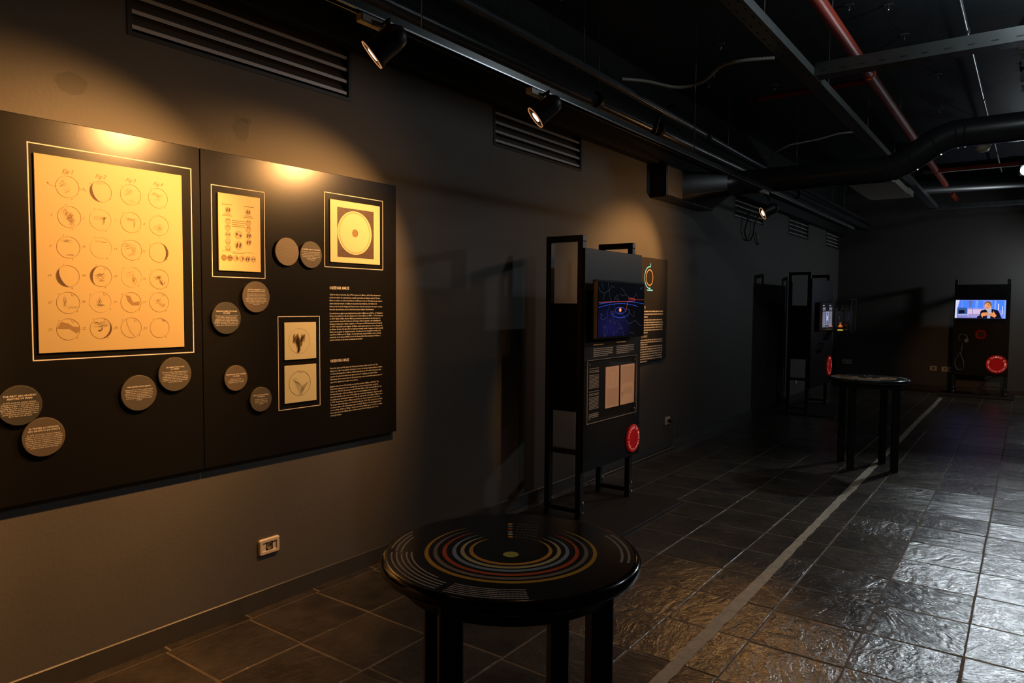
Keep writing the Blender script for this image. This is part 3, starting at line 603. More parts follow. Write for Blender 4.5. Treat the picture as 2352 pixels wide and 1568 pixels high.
def tv(M, label, picture, mats, w_=.70, h_=.392, screen=None):
    t = thing('television', label, 'television', M=M)
    MB().bbox(.12, w_-.12, .05, h_-.05, -.058, -.03, .004).build('wall_mount', black_m, t)
    MB().bbox(0, w_, 0, h_, -.03, .008, .003).build('housing', tvb_m, t)
    MB().box(-.0015, 0, .004, h_-.004, -.018, .006).build('lit_side_strip', tvedge_m, t)  # warm light on the left side, put into this tan strip
    x0, x1, y0, y1 = screen or (.010, w_-.010, .012, h_-.010)
    s_ = MB().poly([(x0, y0), (x1, y0), (x1, y1), (x0, y1)], .0085, 0); picture(s_); s_.build('screen_picture', mats, t)
    return t
def redsign(M, label, r, big, small, size=1):
    t = thing('round_sign', label, 'sign', M=M)
    MB().lathe([(r, 0), (r, .009), (r-.002, .011)], 56).build('disc', redsign_m, t)
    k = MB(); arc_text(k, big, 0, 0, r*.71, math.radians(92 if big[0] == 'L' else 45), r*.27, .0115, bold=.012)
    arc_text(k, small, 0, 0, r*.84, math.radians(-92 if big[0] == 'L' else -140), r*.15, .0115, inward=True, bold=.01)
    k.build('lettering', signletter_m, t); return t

# --- kiosk 1
K1 = on_left(4.06, 0, .54)
k1 = kiosk(K1, 'nearest black stand, with star map television, acrylic-covered pages and red disc')
def starmap(s_):
    L_ = {'a': [(0.005, 0.343), (0.032, 0.316), (0.092, 0.303), (0.16, 0.328), (0.192, 0.356), (0.234, 0.345)], 'b': [(0.092, 0.303), (0.077, 0.259)], 'c': [(0.323, 0.345), (0.372, 0.326), (0.404, 0.3), (0.449, 0.278)], 'd': [(0.316, 0.303), (0.351, 0.289), (0.404, 0.3)], 'e': [(0.522, 0.277), (0.558, 0.311), (0.587, 0.286)], 'f': [(0.666, 0.359), (0.623, 0.346), (0.662, 0.342)],
     'p': [(0.19, 0.264), (0.171, 0.232), (0.139, 0.189), (0.132, 0.143), (0.069, 0.128), (0.04, 0.142), (0.064, 0.165), (0.032, 0.163)], 'q': [(0.244, 0.276), (0.273, 0.298), (0.292, 0.259), (0.24, 0.278), (0.23, 0.209)], 'r': [(0.209, 0.187), (0.239, 0.173), (0.198, 0.166), (0.209, 0.187)], 's': [(0.476, 0.168), (0.518, 0.145), (0.536, 0.155), (0.535, 0.186)], 't': [(0.355, 0.164), (0.41, 0.115), (0.456, 0.094), (0.556, 0.119), (0.618, 0.084), (0.662, 0.081)],
     'u': [(0.086, 0.087), (0.126, 0.077), (0.139, 0.043), (0.1, 0.015), (0.086, 0.087)], 'v': [(0.304, 0.129), (0.301, 0.103), (0.35, 0.067), (0.298, 0.069), (0.269, 0.035), (0.243, 0.04)], 'w': [(0.21, 0.156), (0.233, 0.094), (0.27, 0.121)], 'x': [(0.471, 0.036), (0.536, 0.026), (0.546, 0.015)], 'y': [(0.35, 0.067), (0.373, 0.015)], 'z': [(0.218, 0.053), (0.231, 0.015)], 'aa': [(0.166, 0.119), (0.186, 0.13), (0.179, 0.107), (0.166, 0.119)], 'bb': [(0.05, 0.375), (0.075, 0.332)], 'cc': [(0.142, 0.376), (0.174, 0.26)], 'dd': [(.31, .13), (.35, .145), (.365, .118)]}
    # patches of sky glow, fading outwards in steps
    s_.poly([(.012, .014), (.688, .014), (.688, .380), (.012, .380)], .0088, 1)
    for v in L_.values(): s_.line([(min(.685, max(.014, a)), b) for a, b in v], .0017, .0092, 2)
    def curve(p, n=14):
        out = []
        for i in range(len(p)-1):
            p0, p1, p2, p3 = p[max(i-1, 0)], p[i], p[i+1], p[min(i+2, len(p)-1)]
            for j in range(n//2):
                u = j/(n//2); out.append(tuple(.5*((2*p1[q])+(-p0[q]+p2[q])*u+(2*p0[q]-5*p1[q]+4*p2[q]-p3[q])*u*u+(-p0[q]+3*p1[q]-3*p2[q]+p3[q])*u**3) for q in (0, 1)))
        return out+[p[-1]]
    s_.line(curve([(.014, .210), (.102, .222), (.208, .232), (.353, .237), (.496, .229), (.59, .217)]), .0030, .0094, 3)
    s_.line(curve([(.022, .232), (.183, .246), (.353, .251), (.533, .248), (.685, .236)]), .0030, .0094, 3)
    s_.line([(.014, .243), (.10, .246), (.241, .249), (.425, .252)], .003, .0096, 4)
    s_.line(curve([(.44, .277), (.523, .273), (.541, .266), (.514, .256), (.432, .253)]), .0036, .0096, 4); s_.line([(.44, .266), (.685, .266)], .0045, .0095, 5)
    s_.line([(.428, .252), (.416, .213), (.400, .180)], .0042, .0096, 4)
    s_.ring(.318, .190, .075, .0028, .0094, 3, 40, ry=.022); s_.ring(.322, .178, .135, .0034, .0094, 3, 50, a0=math.radians(170), a1=math.radians(395), ry=.037)
    s_.ell(.318, .193, .020, .016, .0097, 6, 20); s_.ell(.318, .193, .009, .010, .0099, 7, 16)
scr_dark = emis('screen_black', (5, 6, 10), 1); scr_glow = emis('screen_night_sky', (6, 7, 14), 1)
N = scr_glow.node_tree.nodes; L = scr_glow.node_tree.links
tc = N.new('ShaderNodeTexCoord'); mp = N.new('ShaderNodeMapping'); mp.inputs['Location'].default_value = (-.18/.34, -.08/.16, 0); mp.inputs['Scale'].default_value = (1/.34, 1/.16, 0)
gr = N.new('ShaderNodeTexGradient'); gr.gradient_type = 'SPHERICAL'; rp = N.new('ShaderNodeValToRGB')
rp.color_ramp.elements[0].color = (*lin((5, 6, 10)), 1); rp.color_ramp.elements[1].color = (*lin((20, 19, 66)), 1)
L.new(tc.outputs['Object'], mp.inputs['Vector']); L.new(mp.outputs[0], gr.inputs[0]); L.new(gr.outputs['Fac'], rp.inputs[0]); L.new(rp.outputs[0], N['Principled BSDF'].inputs['Emission Color'])
tv(on_left(4.104, 1.222, .622), 'television on the nearest kiosk showing a dark star map with blue orbits', starmap,
   [scr_dark, scr_glow, emis('screen_line_grey', (66, 68, 84), 1), emis('screen_blue', (40, 76, 190), 1.1), emis('screen_red', (175, 62, 62), 1.1), emis('screen_dull_red', (110, 40, 40), 1), emis('screen_orange', (190, 80, 50), 1.2), emis('screen_hot', (255, 180, 130), 1.4)])
kt = MB()
for x0, x1, y1 in ((.125, .40, 1.165), (.455, .73, 1.170)):
    kt.greek(x0, x0+.14, y1+.012, .0075, .0186)
    for i in range(5): kt.greek(x0, x1 if i < 4 else x0+.2, y1-.014-.0125*i, .0052, .0186)
for y1, n_ in ((1.02, 1), (1.005, 2), (.975, 10), (.865, 1), (.85, 2), (.825, 9), (.715, 2), (.70, 2)):
    for i in range(n_): kt.greek(.075, .205 if y1 != .715 else .205, y1-.0095*i, .0045, .0186)
kt.build('lettering', greytext_m, k1)['kind'] = 'stuff'
ap = thing('framed_document', 'clear acrylic sheet screwed over two tan book pages on the nearest kiosk', 'framed document', M=on_left(4.088, .658, .5585))
MB().box(.268, .468, .074, .362, .0003, .0018).build('page', paper3_m, ap); MB().box(.492, .712, .074, .362, .0003, .0018).build('page', paper3_m, ap)
pk = MB()
for i in range(26): pk.greek(.29, .45, .205-.0047*i, .0017, .0022)
pk.ring(.375, .285, .055, .0012, .0022, 0, 40)
pk.ring(.375, .285, .048, .0008, .0022, 0, 40)
for i in range(22): pk.greek(.51, .69, .345-.0055*i, .0017, .0022)
for i in range(8): pk.greek(.54, .67, .19-.006*i, .0017, .0022)
pk.rectline(.53, .68, .095, .165, .0012, .0022); pk.poly([(.515, .14), (.53, .14), (.53, .165), (.515, .165)], .0022)
pk.build('page_print', ink4_m, ap)
MB().box(0, .725, 0, .422, .008, .014).build('acrylic_sheet', glass_m, ap)
e = MB()
for a in ((0, .725, -.0012, 0), (0, .725, .422, .4232), (-.004, 0, -.0012, .4232), (.725, .727, -.0012, .4232)): e.box(*a, .0055, .0145)
e.build('sheet_edge', acredge_m, ap)
for x in (.03, .695):
    for y in (.03, .392): MB().lathe([(.006, .0002), (.006, .0165), (.003, .018)], 12, c=(x, y, 0)).build('screw', chrome_m, ap)
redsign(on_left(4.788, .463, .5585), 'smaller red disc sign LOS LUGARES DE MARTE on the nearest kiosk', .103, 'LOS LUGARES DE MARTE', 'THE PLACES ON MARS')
# --- kiosk 2
K2 = on_left(10.03, 0, .545)
kiosk(K2, 'middle-distance black stand with a case and headphones, beyond the nearest table', post2=1.08, over=.13)
def portrait(s_):
    for x0 in (.05, .44):
        s_.greek(x0, x0+.10, .335, .012, .009, 1)
        for i in range(3): s_.greek(x0, x0+.17, .305-.015*i, .008, .009, 1)
        for i in range(15): s_.greek(x0, x0+.18, .25-.0145*i, .008, .009, 1)
    s_.poly([(.255, .07), (.415, .07), (.415, .26), (.255, .26)], .0088, 2)
    s_.ell(.335, .19, .042, .052, .0092, 3, 24); s_.poly([(.27, .075), (.40, .075), (.385, .125), (.335, .145), (.285, .125)], .0091, 4); s_.ell(.335, .222, .038, .03, .0094, 4, 20)
    s_.poly([(.255, .035), (.415, .035), (.415, .06), (.255, .06)], .0088, 5)
tv(on_left(10.29, 1.118, .626), 'television on the second kiosk showing white text and a pale portrait', portrait,
   [emis('screen2_black', (20, 20, 26), 1), emis('screen2_text', (150, 150, 165), 1), emis('screen2_portrait', (130, 140, 175), 1.2), emis('screen2_face', (165, 172, 205), 1.1), emis('screen2_hair', (90, 96, 130), 1), emis('screen2_caption', (70, 75, 95), 1)])
ca = thing('display_case', 'clear acrylic box case sticking out from the second kiosk', 'display case', M=on_left(11.005, 1.10, .5635))
c_ = MB()
c_.box(0, .006, 0, .45, 0, .30).box(.334, .34, 0, .45, 0, .30).box(.006, .334, .444, .45, 0, .30).box(.006, .334, .006, .444, .294, .30)
c_.build('clear_cover', glass_m, ca); MB().bbox(0, .34, -.012, 0, 0, .30, .002).build('case_floor', blackmatte_m, ca)
e = MB()
for a in ((0, .006, 0, .45), (.334, .34, 0, .45)): e.box(*a, .3002, .306)
e.box(0, .34, .4502, .454, .296, .306).box(0, .005, .4502, .454, 0, .296)
e.build('case_edge', mat('case_edge_grey', (.25, .25, .24), .35), ca)
al = thing('amber_reflection_shape', 'made-up glowing bell shape inside the acrylic case, for an orange reflection', 'model', M=on_left(11.15, 1.101, .70)@Matrix.Scale(.72, 4))  # made-up glowing shape standing for an orange reflection in the case
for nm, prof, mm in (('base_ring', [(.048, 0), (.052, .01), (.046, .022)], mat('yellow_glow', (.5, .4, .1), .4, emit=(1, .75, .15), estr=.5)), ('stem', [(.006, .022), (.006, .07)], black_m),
                     ('bowl', [(.042, .07), (.036, .095), (.018, .115), (.012, .13)], mat('amber_glow', (.5, .15, .03), .4, emit=(1, .24, .03), estr=.5)), ('cap', [(.015, .13), (.020, .145), (.018, .17)], mat('copper_glow', (.5, .2, .1), .4, emit=(.5, .12, .05), estr=.2))):
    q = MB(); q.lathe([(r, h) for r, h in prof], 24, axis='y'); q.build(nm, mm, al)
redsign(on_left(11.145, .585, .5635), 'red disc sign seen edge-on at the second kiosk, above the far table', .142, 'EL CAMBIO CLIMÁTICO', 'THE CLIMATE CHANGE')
def headphones(M, label, lit):
    t = thing('headphones', label, 'headphones', M=M)
    MB().lathe([(.008, 0), (.008, .06), (.014, .062), (.014, .066)], 12, c=(.0, .055, 0)).build('hook', black_m, t)
    MB().tube([(.058*math.cos(a), .0+.062*math.sin(a), .035) for a in [math.radians(-25+230*i/18) for i in range(19)]], .006, 8).build('headband', lit, t)
    for x, z in ((-.052, .035), (.050, .035)): MB().lathe([(.028, z-.014), (.031, z), (.028, z+.014)], 20, c=(x, -.042, 0)).build('ear_cup', rubber_m if x < 0 else lit, t)
    return t
headphones(on_left(10.52, .885, .5635), 'black headphones hanging on the second kiosk', rubber_m)
# --- kiosk 3 against the back wall
K3 = on_back(1.893, 0, 13.9)
kiosk(K3, 'far black stand facing the camera against the back wall', post2=.715, over=.0)
def interview(s_):
    X0, X1, Y0_, Y1_ = .008, .690, .055, .350
    def q(px, py): return (X0+(px-185)/(1470-185)*(X1-X0), Y1_-(py-548)/(1005-548)*(Y1_-Y0_))
    def P(pts, mi, z=.0090): s_.poly([q(*p) for p in pts], z, mi)
    def E(px, py, rx, ry, mi, z=.0096, rot=0): c_ = q(px, py); s_.ell(c_[0], c_[1], rx/1285*(X1-X0), ry/457*(Y1_-Y0_), z, mi, 24, rot)
    P([(185, 548), (1470, 548), (1470, 1005), (172, 1005)], 1, .0088)
    P([(185, 548), (290, 548), (230, 760), (225, 1005), (172, 1005)], 2)
    P([(290, 560), (520, 560), (545, 740), (250, 740)], 3); P([(520, 560), (630, 560), (600, 740), (545, 740)], 4); P([(630, 565), (900, 565), (900, 745), (600, 745)], 3)
    P([(345, 560), (365, 560), (365, 740), (345, 740)], 1); P([(700, 565), (770, 565), (760, 745), (690, 745)], 5)
    P([(505, 765), (960, 765), (960, 900), (505, 900)], 6); P([(505, 765), (960, 765), (960, 780), (505, 780)], 4); P([(505, 900), (850, 900), (850, 1003), (505, 1003)], 7); P([(505, 920), (850, 920), (850, 930), (505, 930)], 6, .0092)
    P([(505, 955), (850, 955), (850, 965), (505, 965)], 6, .0092); P([(625, 780), (640, 780), (640, 900), (625, 900)], 7, .0092); P([(235, 740), (490, 740), (490, 900), (235, 905)], 8); P([(270, 800), (420, 800), (430, 880), (270, 890)], 9, .0092); P([(235, 905), (505, 905), (505, 1003), (225, 1003)], 7)
    P([(1120, 560), (1465, 560), (1460, 800), (1110, 790)], 3); P([(1190, 560), (1230, 560), (1220, 780), (1180, 780)], 5, .0092); P([(1270, 640), (1300, 640), (1300, 800), (1270, 800)], 2, .0092); P([(1375, 700), (1395, 700), (1395, 900), (1375, 900)], 2, .0092); P([(1300, 880), (1400, 880), (1400, 893), (1300, 893)], 6, .0093)
    P([(1430, 560), (1470, 560), (1462, 1003), (1425, 1003)], 5, .0093)
    s_.greek(q(255, 920)[0], q(535, 920)[0], q(255, 925)[1], .0095, .0095, 2); s_.greek(q(268, 950)[0], q(520, 950)[0], q(268, 955)[1], .006, .0095, 2)
    # man in a dark jacket, hands raised to his chest
    P([(740, 1004), (760, 960), (820, 930), (835, 830), (870, 800), (980, 775), (1120, 770), (1270, 800), (1310, 850), (1350, 950), (1385, 1004)], 9, .0096)
    P([(975, 780), (1010, 800), (1120, 800), (1125, 775), (1100, 900), (1085, 1004), (1005, 1004), (1015, 850)], 10, .0098)
    P([(975, 760), (1125, 745), (1110, 800), (1050, 830), (1000, 805)], 11, .0099)
    E(1018, 690, 86, 112, 12, .0100, -.08); P([(925, 680), (930, 620), (965, 590), (1030, 578), (1090, 600), (1115, 660), (1108, 730), (1085, 690), (1070, 640), (1000, 615), (950, 640)], 13, .0102)
    P([(950, 745), (985, 735), (1060, 745), (1105, 720), (1100, 790), (1040, 822), (985, 795)], 14, .0103); E(1008, 748, 28, 9, 15, .0105); E(1008, 718, 16, 22, 12, .0104); E(968, 684, 22, 13, 16, .0104); E(1038, 672, 20, 10, 15, .0104); E(1112, 690, 12, 26, 12, .0101)
    P([(850, 890), (900, 860), (1000, 855), (1040, 875), (1040, 910), (960, 945), (870, 950), (850, 925)], 12, .0106); P([(865, 940), (905, 950), (890, 985), (870, 965)], 12, .0106)
    for i in range(4): s_.line([q(930+12*i, 876+16*i), q(1045-6*i, 872+16*i)], .0012, .0108, 15)
    P([(1060, 885), (1110, 850), (1150, 870), (1165, 820), (1200, 870), (1245, 940), (1200, 985), (1120, 950), (1065, 935)], 12, .0106)
    for i in range(3): s_.line([q(1065, 900+14*i), q(1150, 885+20*i)], .0012, .0108, 15)
    P([(1055, 845), (1065, 835), (1110, 848), (1100, 865)], 2, .0109)
SC = [(3, 3, 4), (120, 140, 235), (205, 205, 235), (70, 125, 250), (95, 105, 165), (120, 165, 255), (205, 180, 215), (120, 120, 190), (50, 85, 140), (14, 12, 34), (150, 165, 205), (160, 150, 160), (228, 142, 84), (100, 82, 66), (190, 175, 175), (130, 68, 50), (215, 190, 175)]
tv(on_back(1.912, 1.217, 13.820), 'television on the far kiosk showing a grey-bearded man in a dark jacket', interview, [emis('interview_%s' % n_, c_, 1.15) for n_, c_ in zip(('black', 'sky', 'white', 'blue', 'steel', 'light_blue', 'pink', 'mauve', 'teal', 'jacket', 'shirt', 'neck', 'skin', 'hair', 'beard', 'shade', 'glasses'), SC)])
rb = MB(); rb.lathe([(.080, 0), (.080, .008), (.072, .014), (.050, .014), (.044, .006), (.044, 0)], 40, cap=False); rbt = thing('ring_button', 'hollow red ring on the far kiosk below its television', 'button', M=on_back(2.277, 1.007, 13.8815))
rb.build('rim', redsign_b, rbt); MB().lathe([(.044, 0), (.044, .004)], 24).build('centre', black_m, rbt)
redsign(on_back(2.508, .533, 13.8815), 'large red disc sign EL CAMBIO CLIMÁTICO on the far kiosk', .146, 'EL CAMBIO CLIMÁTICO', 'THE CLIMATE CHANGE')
headphones(on_back(2.035, .945, 13.8815), 'headphones with pale headband hanging on the far kiosk', cable_m)
pts = [(2.035, 13.845, .895), (2.03, 13.84, .82), (2.02, 13.85, .73), (1.98, 13.86, .66), (1.935, 13.865, .58), (1.935, 13.865, .49), (1.975, 13.865, .42), (2.03, 13.865, .415), (2.065, 13.865, .47), (2.055, 13.865, .56), (2.02, 13.86, .65), (2.01, 13.86, .70)]
tag(MB().tube(pts, .0045, 8).build('headphone_cord', cable_m), 'pale cord looping below the headphones of the far kiosk', 'cable')
pts = [(2.60, 13.96, .335), (2.52, 13.97, .33), (2.42, 13.97, .29), (2.33, 13.97, .215), (2.30, 13.97, .17), (2.38, 13.97, .15), (2.5, 13.97, .155), (2.6, 14.0, .13)]
tag(MB().tube(pts, .006, 8).build('power_cable', rubber_m), 'black cable bent under the panel of the far kiosk', 'cable')

# ================================================================== round tables
def table(cx, cy, zt, rot, label, near):
    t = thing('round_table', label, 'table', (cx, cy, 0), group='round black tables with planetary orbit tops')
    R = .33
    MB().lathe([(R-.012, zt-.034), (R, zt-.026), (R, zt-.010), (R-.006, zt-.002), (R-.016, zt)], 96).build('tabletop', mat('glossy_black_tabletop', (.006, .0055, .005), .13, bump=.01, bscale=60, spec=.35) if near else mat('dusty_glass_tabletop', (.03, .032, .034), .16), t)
    MB().lathe([(R-.055, zt-.075), (R-.055, zt-.034)], 64).build('apron', black_m, t)
    for k in range(4):
        a = rot+PI/4+k*PI/2; d = .185*math.sqrt(2)*.965; x, y = d*math.cos(a), d*math.sin(a); u = .027
        c, s = math.cos(rot), math.sin(rot)
        q = MB().bbox(-u, u, -u, u, 0, zt-.034-.0, .003); q.v = [(x+p[0]*c-p[1]*s, y+p[0]*s+p[1]*c, p[2]) for p in q.v]; q.build('leg', black_m, t)
    g = bpy.data.objects.new('orbit_chart', None)
    up = math.atan2(.27, -.20) if near else math.atan2(.8, -.3)    # the side away from the visitor
    z = zt+.0006
    ringc = [('amber', (.62, .33, .03)), ('taupe', (.24, .20, .16)), ('red', (.60, .08, .02)), ('steel_blue', (.26, .36, .42)), ('straw', (.60, .50, .22)), ('orange', (.70, .33, .05))]
    for i, (rr_, (nm, col)) in enumerate(zip((.215, .193, .170, .145, .124, .102), ringc)):
        mm = bpy.data.materials.get('orbit_'+nm) or mat('orbit_'+nm, tuple(v*1.15 for v in col), .35)
        MB().ring(0, 0, rr_, .0135, z, 0, 70, a0=up+math.radians(34), a1=up+math.radians(360-42), taper=True).build('orbit_ring', mm, t)
        # planet and its name line on the far side
        ux, uy = math.cos(up), math.sin(up); vx, vy = math.sin(up), -math.cos(up)
        MB().ell(rr_*ux*1.0, rr_*uy, .0075, .0075, z, 0, 14).build('planet', mm, t)
    k = MB()
    def back(mb, a):
        mb.v = [(p[0]*math.cos(a)-p[1]*math.sin(a), p[0]*math.sin(a)+p[1]*math.cos(a), p[2]) for p in mb.v]; return mb
    for rr_ in (.215, .193, .170, .145, .124, .102):
        for j in range(6):
            a0 = up-.10-.05*j*(.215/rr_)
            k.ring(0, 0, rr_, .0028, z, 0, 4, a0=a0-.036*(.215/rr_), a1=a0)
    # rows of small print round the rim
    view = up+PI
    for i in range(5):
        r_ = .302-.0125*i
        for j in range(26 if i < 4 else 22): a0 = view-math.radians(86)+math.radians(2.0)*j; k.ring(0, 0, r_, .0042, z, 1, 3, a0=a0, a1=a0+math.radians(1.85))
    for i in range(6):
        r_ = .304-.0095*i
        for j in range(20): a0 = view-math.radians(84-54)+math.radians(1.85)*j; k.ring(0, 0, r_, .0048, z, 2, 3, a0=a0, a1=a0+math.radians(1.70))
    for i in range(3):
        r_ = .306-.014*i
        for j in range(14): a0 = view-math.radians(118-4*i)+math.radians(1.9)*j; k.ring(0, 0, r_, .0045, z, 1, 3, a0=a0, a1=a0+math.radians(1.8))
    for i in range(2):
        r_ = .300-.017*i
        for j in range(22): a0 = view+math.radians(72)+math.radians(1.9)*j; k.ring(0, 0, r_, .0065, z, 2, 3, a0=a0, a1=a0+math.radians(1.8))
    k.build('rim_print', [greytext_m if not near else mat('faint_print', (.22, .22, .22), .5), mat('rim_print_warm', (.62, .50, .40), .5), mat('rim_print_grey', (.42, .37, .30), .5)], t)['kind'] = 'stuff'
    sx, sy = .034*math.cos(view), .034*math.sin(view)
    MB().ell(sx, sy, .020, .020, z, 0, 28).build('sun', mat('sun_print', (.62, .58, .12), .4), t)
    return t
table(1.86, 1.46, .82, math.radians(48), 'round black table in the foreground with coloured orbit rings', True)
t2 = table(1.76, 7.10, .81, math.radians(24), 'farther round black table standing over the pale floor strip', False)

# ================================================================== ceiling services
def spotlight(i, loc, aim, watts, half, tx_, spill, label):
    t = thing('track_spotlight', label, 'spotlight', loc, group='black spotlights on the lighting track')
    d = (Vector(aim)-Vector(loc)).normalized(); q = d.to_track_quat('-Z', 'Y').to_matrix().to_4x4()
    def tr(mb): mb.v = [tuple(q @ Vector(p)) for p in mb.v]; return mb
    # local -Z is the beam; the head swings from a stem that rises to the track
    tr(MB().lathe([(.052, .004), (.056, .0), (.056, .012), (.050, .03), (.047, .10), (.040, .13), (.018, .15)], 36)).build('housing', black_m, t)
    tr(MB().lathe([(.050, .0045), (.034, .014), (.0001, .018)], 32, cap=False)).build('reflector', mat('reflector_%d' % i, (.8, .6, .4), .3, emit=(1, .42, .12), estr=1.2), t)
    tr(MB().lathe([(.026, .006), (.024, .003), (.0001, .001)], 28, cap=False)).build('bulb', mat('bulb_%d' % i, (1, .8, .6), .3, emit=(1, .74, .46), estr=9 if i != 3 else 40), t)
    tr(MB().lathe([(.056, -.001), (.0565, .003), (.0535, .003), (.053, -.001), (.056, -.001)], 36, cap=False)).build('rim', mat('rim_glow_%d' % i, (.7, .45, .25), .3, emit=(1, .45, .18), estr=.35), t)
    b = q @ Vector((0, 0, .07)); top = Vector((tx_-loc[0], b.y, 2.485-loc[2]))
    MB().tube([(b.x, b.y, b.z+.03), (b.x+.01, b.y, b.z+.08), (top.x, top.y, top.z-.03)], .010, 10).build('stem', black_m, t)
    MB().bbox(top.x-.017, top.x+.017, top.y-.10, top.y+.08, top.z-.035, top.z-.004, .004).build('track_adapter', trackgrey_m, t)
    L_ = bpy.data.lights.new('spot_beam', 'SPOT'); L_.energy = watts; L_.color = WARM; L_.spot_size = math.radians(2*half); L_.spot_blend = .75; L_.shadow_soft_size = .03
    lo = bpy.data.objects.new('spot_beam', L_); COL.objects.link(lo); lo.parent = t; lo.matrix_local = Matrix.Translation(d*.012) @ q
    if i == 3:      # added narrow beam toward the floor, for warm glints on the slate
        L3 = bpy.data.lights.new('floor_glint_beam', 'SPOT'); L3.energy = 42; L3.color = WARM; L3.spot_size = math.radians(26); L3.spot_blend = 1; L3.shadow_soft_size = .03
        l3 = bpy.data.objects.new('floor_glint_beam', L3); COL.objects.link(l3); l3.parent = t
        l3.matrix_local = Matrix.Translation(d*.03) @ (Vector((1.9, 2.65, 0))-Vector(loc)).to_track_quat('-Z', 'Y').to_matrix().to_4x4()
    L2 = bpy.data.lights.new('spot_spill', 'SPOT'); L2.energy = spill; L2.color = WARM; L2.spot_size = math.radians(150); L2.spot_blend = .9; L2.shadow_soft_size = .04
    l2 = bpy.data.objects.new('spot_spill', L2); COL.objects.link(l2); l2.parent = t; l2.matrix_local = Matrix.Translation(d*.014) @ q
labs = ['black spotlight just above the top picture edge, lighting the left panel', 'lit black spotlight nearest in view, above the right big panel', 'lit black spotlight in front of the second vent', 'glaring spotlight at the third vent, below the far track', 'black spotlight right of the picture, aimed at the far kiosk', 'black spotlight right of the picture, aimed at the slate floor', 'unseen black spotlight added right of the picture to brighten the nearest kiosk']
for i, (sp, lb) in enumerate(zip(SPOTS, labs)): spotlight(i, *sp, lb)
for x, lb in ((.95, 'long black lighting track running along the wall with the spotlights on it'), (3.5, 'second black lighting track, right of the picture')):
    tr_ = thing('lighting_track', lb, 'lighting track', (x, 4.5, 2.485))
    q = MB(); q.box(-.018, .018, -7.0, 6.0, .018, .030).box(-.018, -.012, -7.0, 6.0, -.004, .018).box(.012, .018, -7.0, 6.0, -.004, .018); q.build('rail', track_m, tr_)
    MB().box(.0185, .0195, -7.0, 6.0, -.004, .001).build('edge_highlight_strip', silver_m, tr_)
    for y in (-2.4, 0.4, 3.1, 5.4): MB().lathe([(.003, .030), (.003, ZC-2.485)], 8, c=(0, y, 0)).build('hanger_rod', rod_m, tr_)
def pipe(label, pts, r, m_, name='ceiling_pipe', n=16, collars=(), rods=(), cat='pipe', group=None):
    t = thing(name, label, cat, pts[0], group=group); o = Vector(pts[0])
    MB().tube([tuple(Vector(p)-o) for p in pts], r, n).build('pipe_run', m_, t)
    d = (Vector(pts[-1])-o).normalized()
    for y in collars:
        u = (y-o.y)/(pts[-1][1]-o.y) if abs(pts[-1][1]-o.y) > .5 else (y-o.x)/(pts[-1][0]-o.x); c = (Vector(pts[-1])-o)*u
        MB().tube([tuple(c-d*.02), tuple(c+d*.02)], r*1.18, n).build('collar', black_m if m_ is not red_m else red_m, t)
    for y in rods:
        u = (y-o.y)/(pts[-1][1]-o.y) if abs(pts[-1][1]-o.y) > .5 else (y-o.x)/(pts[-1][0]-o.x); c = (Vector(pts[-1])-o)*u
        MB().lathe([(.0035, c.z+r*.8), (.0035, ZC-o.z)], 8, c=(c.x, c.y, 0)).build('hanger_rod', rod_m, t)
    return t
pipe('thick dark pipe above the lighting track, running the length of the wall', [(.40, YF, 2.86), (.41, 2.6, 2.86), (.43, 7.2, 2.86), (.50, YB, 2.86)], .046, pipe_m, collars=(4.4, 5.4, 9.5), rods=(4.42, 7.0, 11.4))
pipe('thinner dark pipe to the right of the thick one above the track', [(.60, YF, 2.95), (.58, 4.0, 2.95), (.52, 7.4, 2.95), (.52, YB, 2.95)], .026, pipe_m, collars=(3.9, 6.2), rods=(2.9, 4.0, 9.0))
cl = MB().tube([(.64, 5.3, 3.0), (.58, 5.3, 2.99), (.50, 5.28, 2.93), (.46, 5.3, 2.82), (.40, 5.32, 2.80), (.36, 5.3, 2.84)], .014, 8)
tag(cl.build('flexible_conduit', rubber_m), 'black bent conduit looping over both dark pipes by the wall', 'conduit')
pipe('red sprinkler main running away along the ceiling', [(1.84, 1.0, 3.25), (1.84, 14.1, 3.25)], .040, red_m, collars=(6.2, 9.6, 11.0, 13.9), rods=(4.9, 7.8), n=20)
pipe('long red branch pipe toward the bright floodlight', [(1.87, 11.0, 3.24), (4.6, 11.0, 3.24)], .026, red_m, collars=(1.93,), n=14)
pipe('short dim red branch pipe in the black ceiling left of the cable tray', [(1.80, 6.4, 3.26), (.85, 6.4, 3.26)], .026, mat('red_pipe_dark', (.25, .03, .02), .5), collars=(.9,), n=14)  # darker red than the main and the long branch
pipe('thin bright steel conduit along the ceiling at the right', [(2.49, 1.5, 3.35), (2.50, 7.6, 3.35), (2.52, 12.3, 3.35)], .012, silver_m, name='steel_conduit', n=10, collars=(5.9, 7.9, 10.6), cat='conduit')
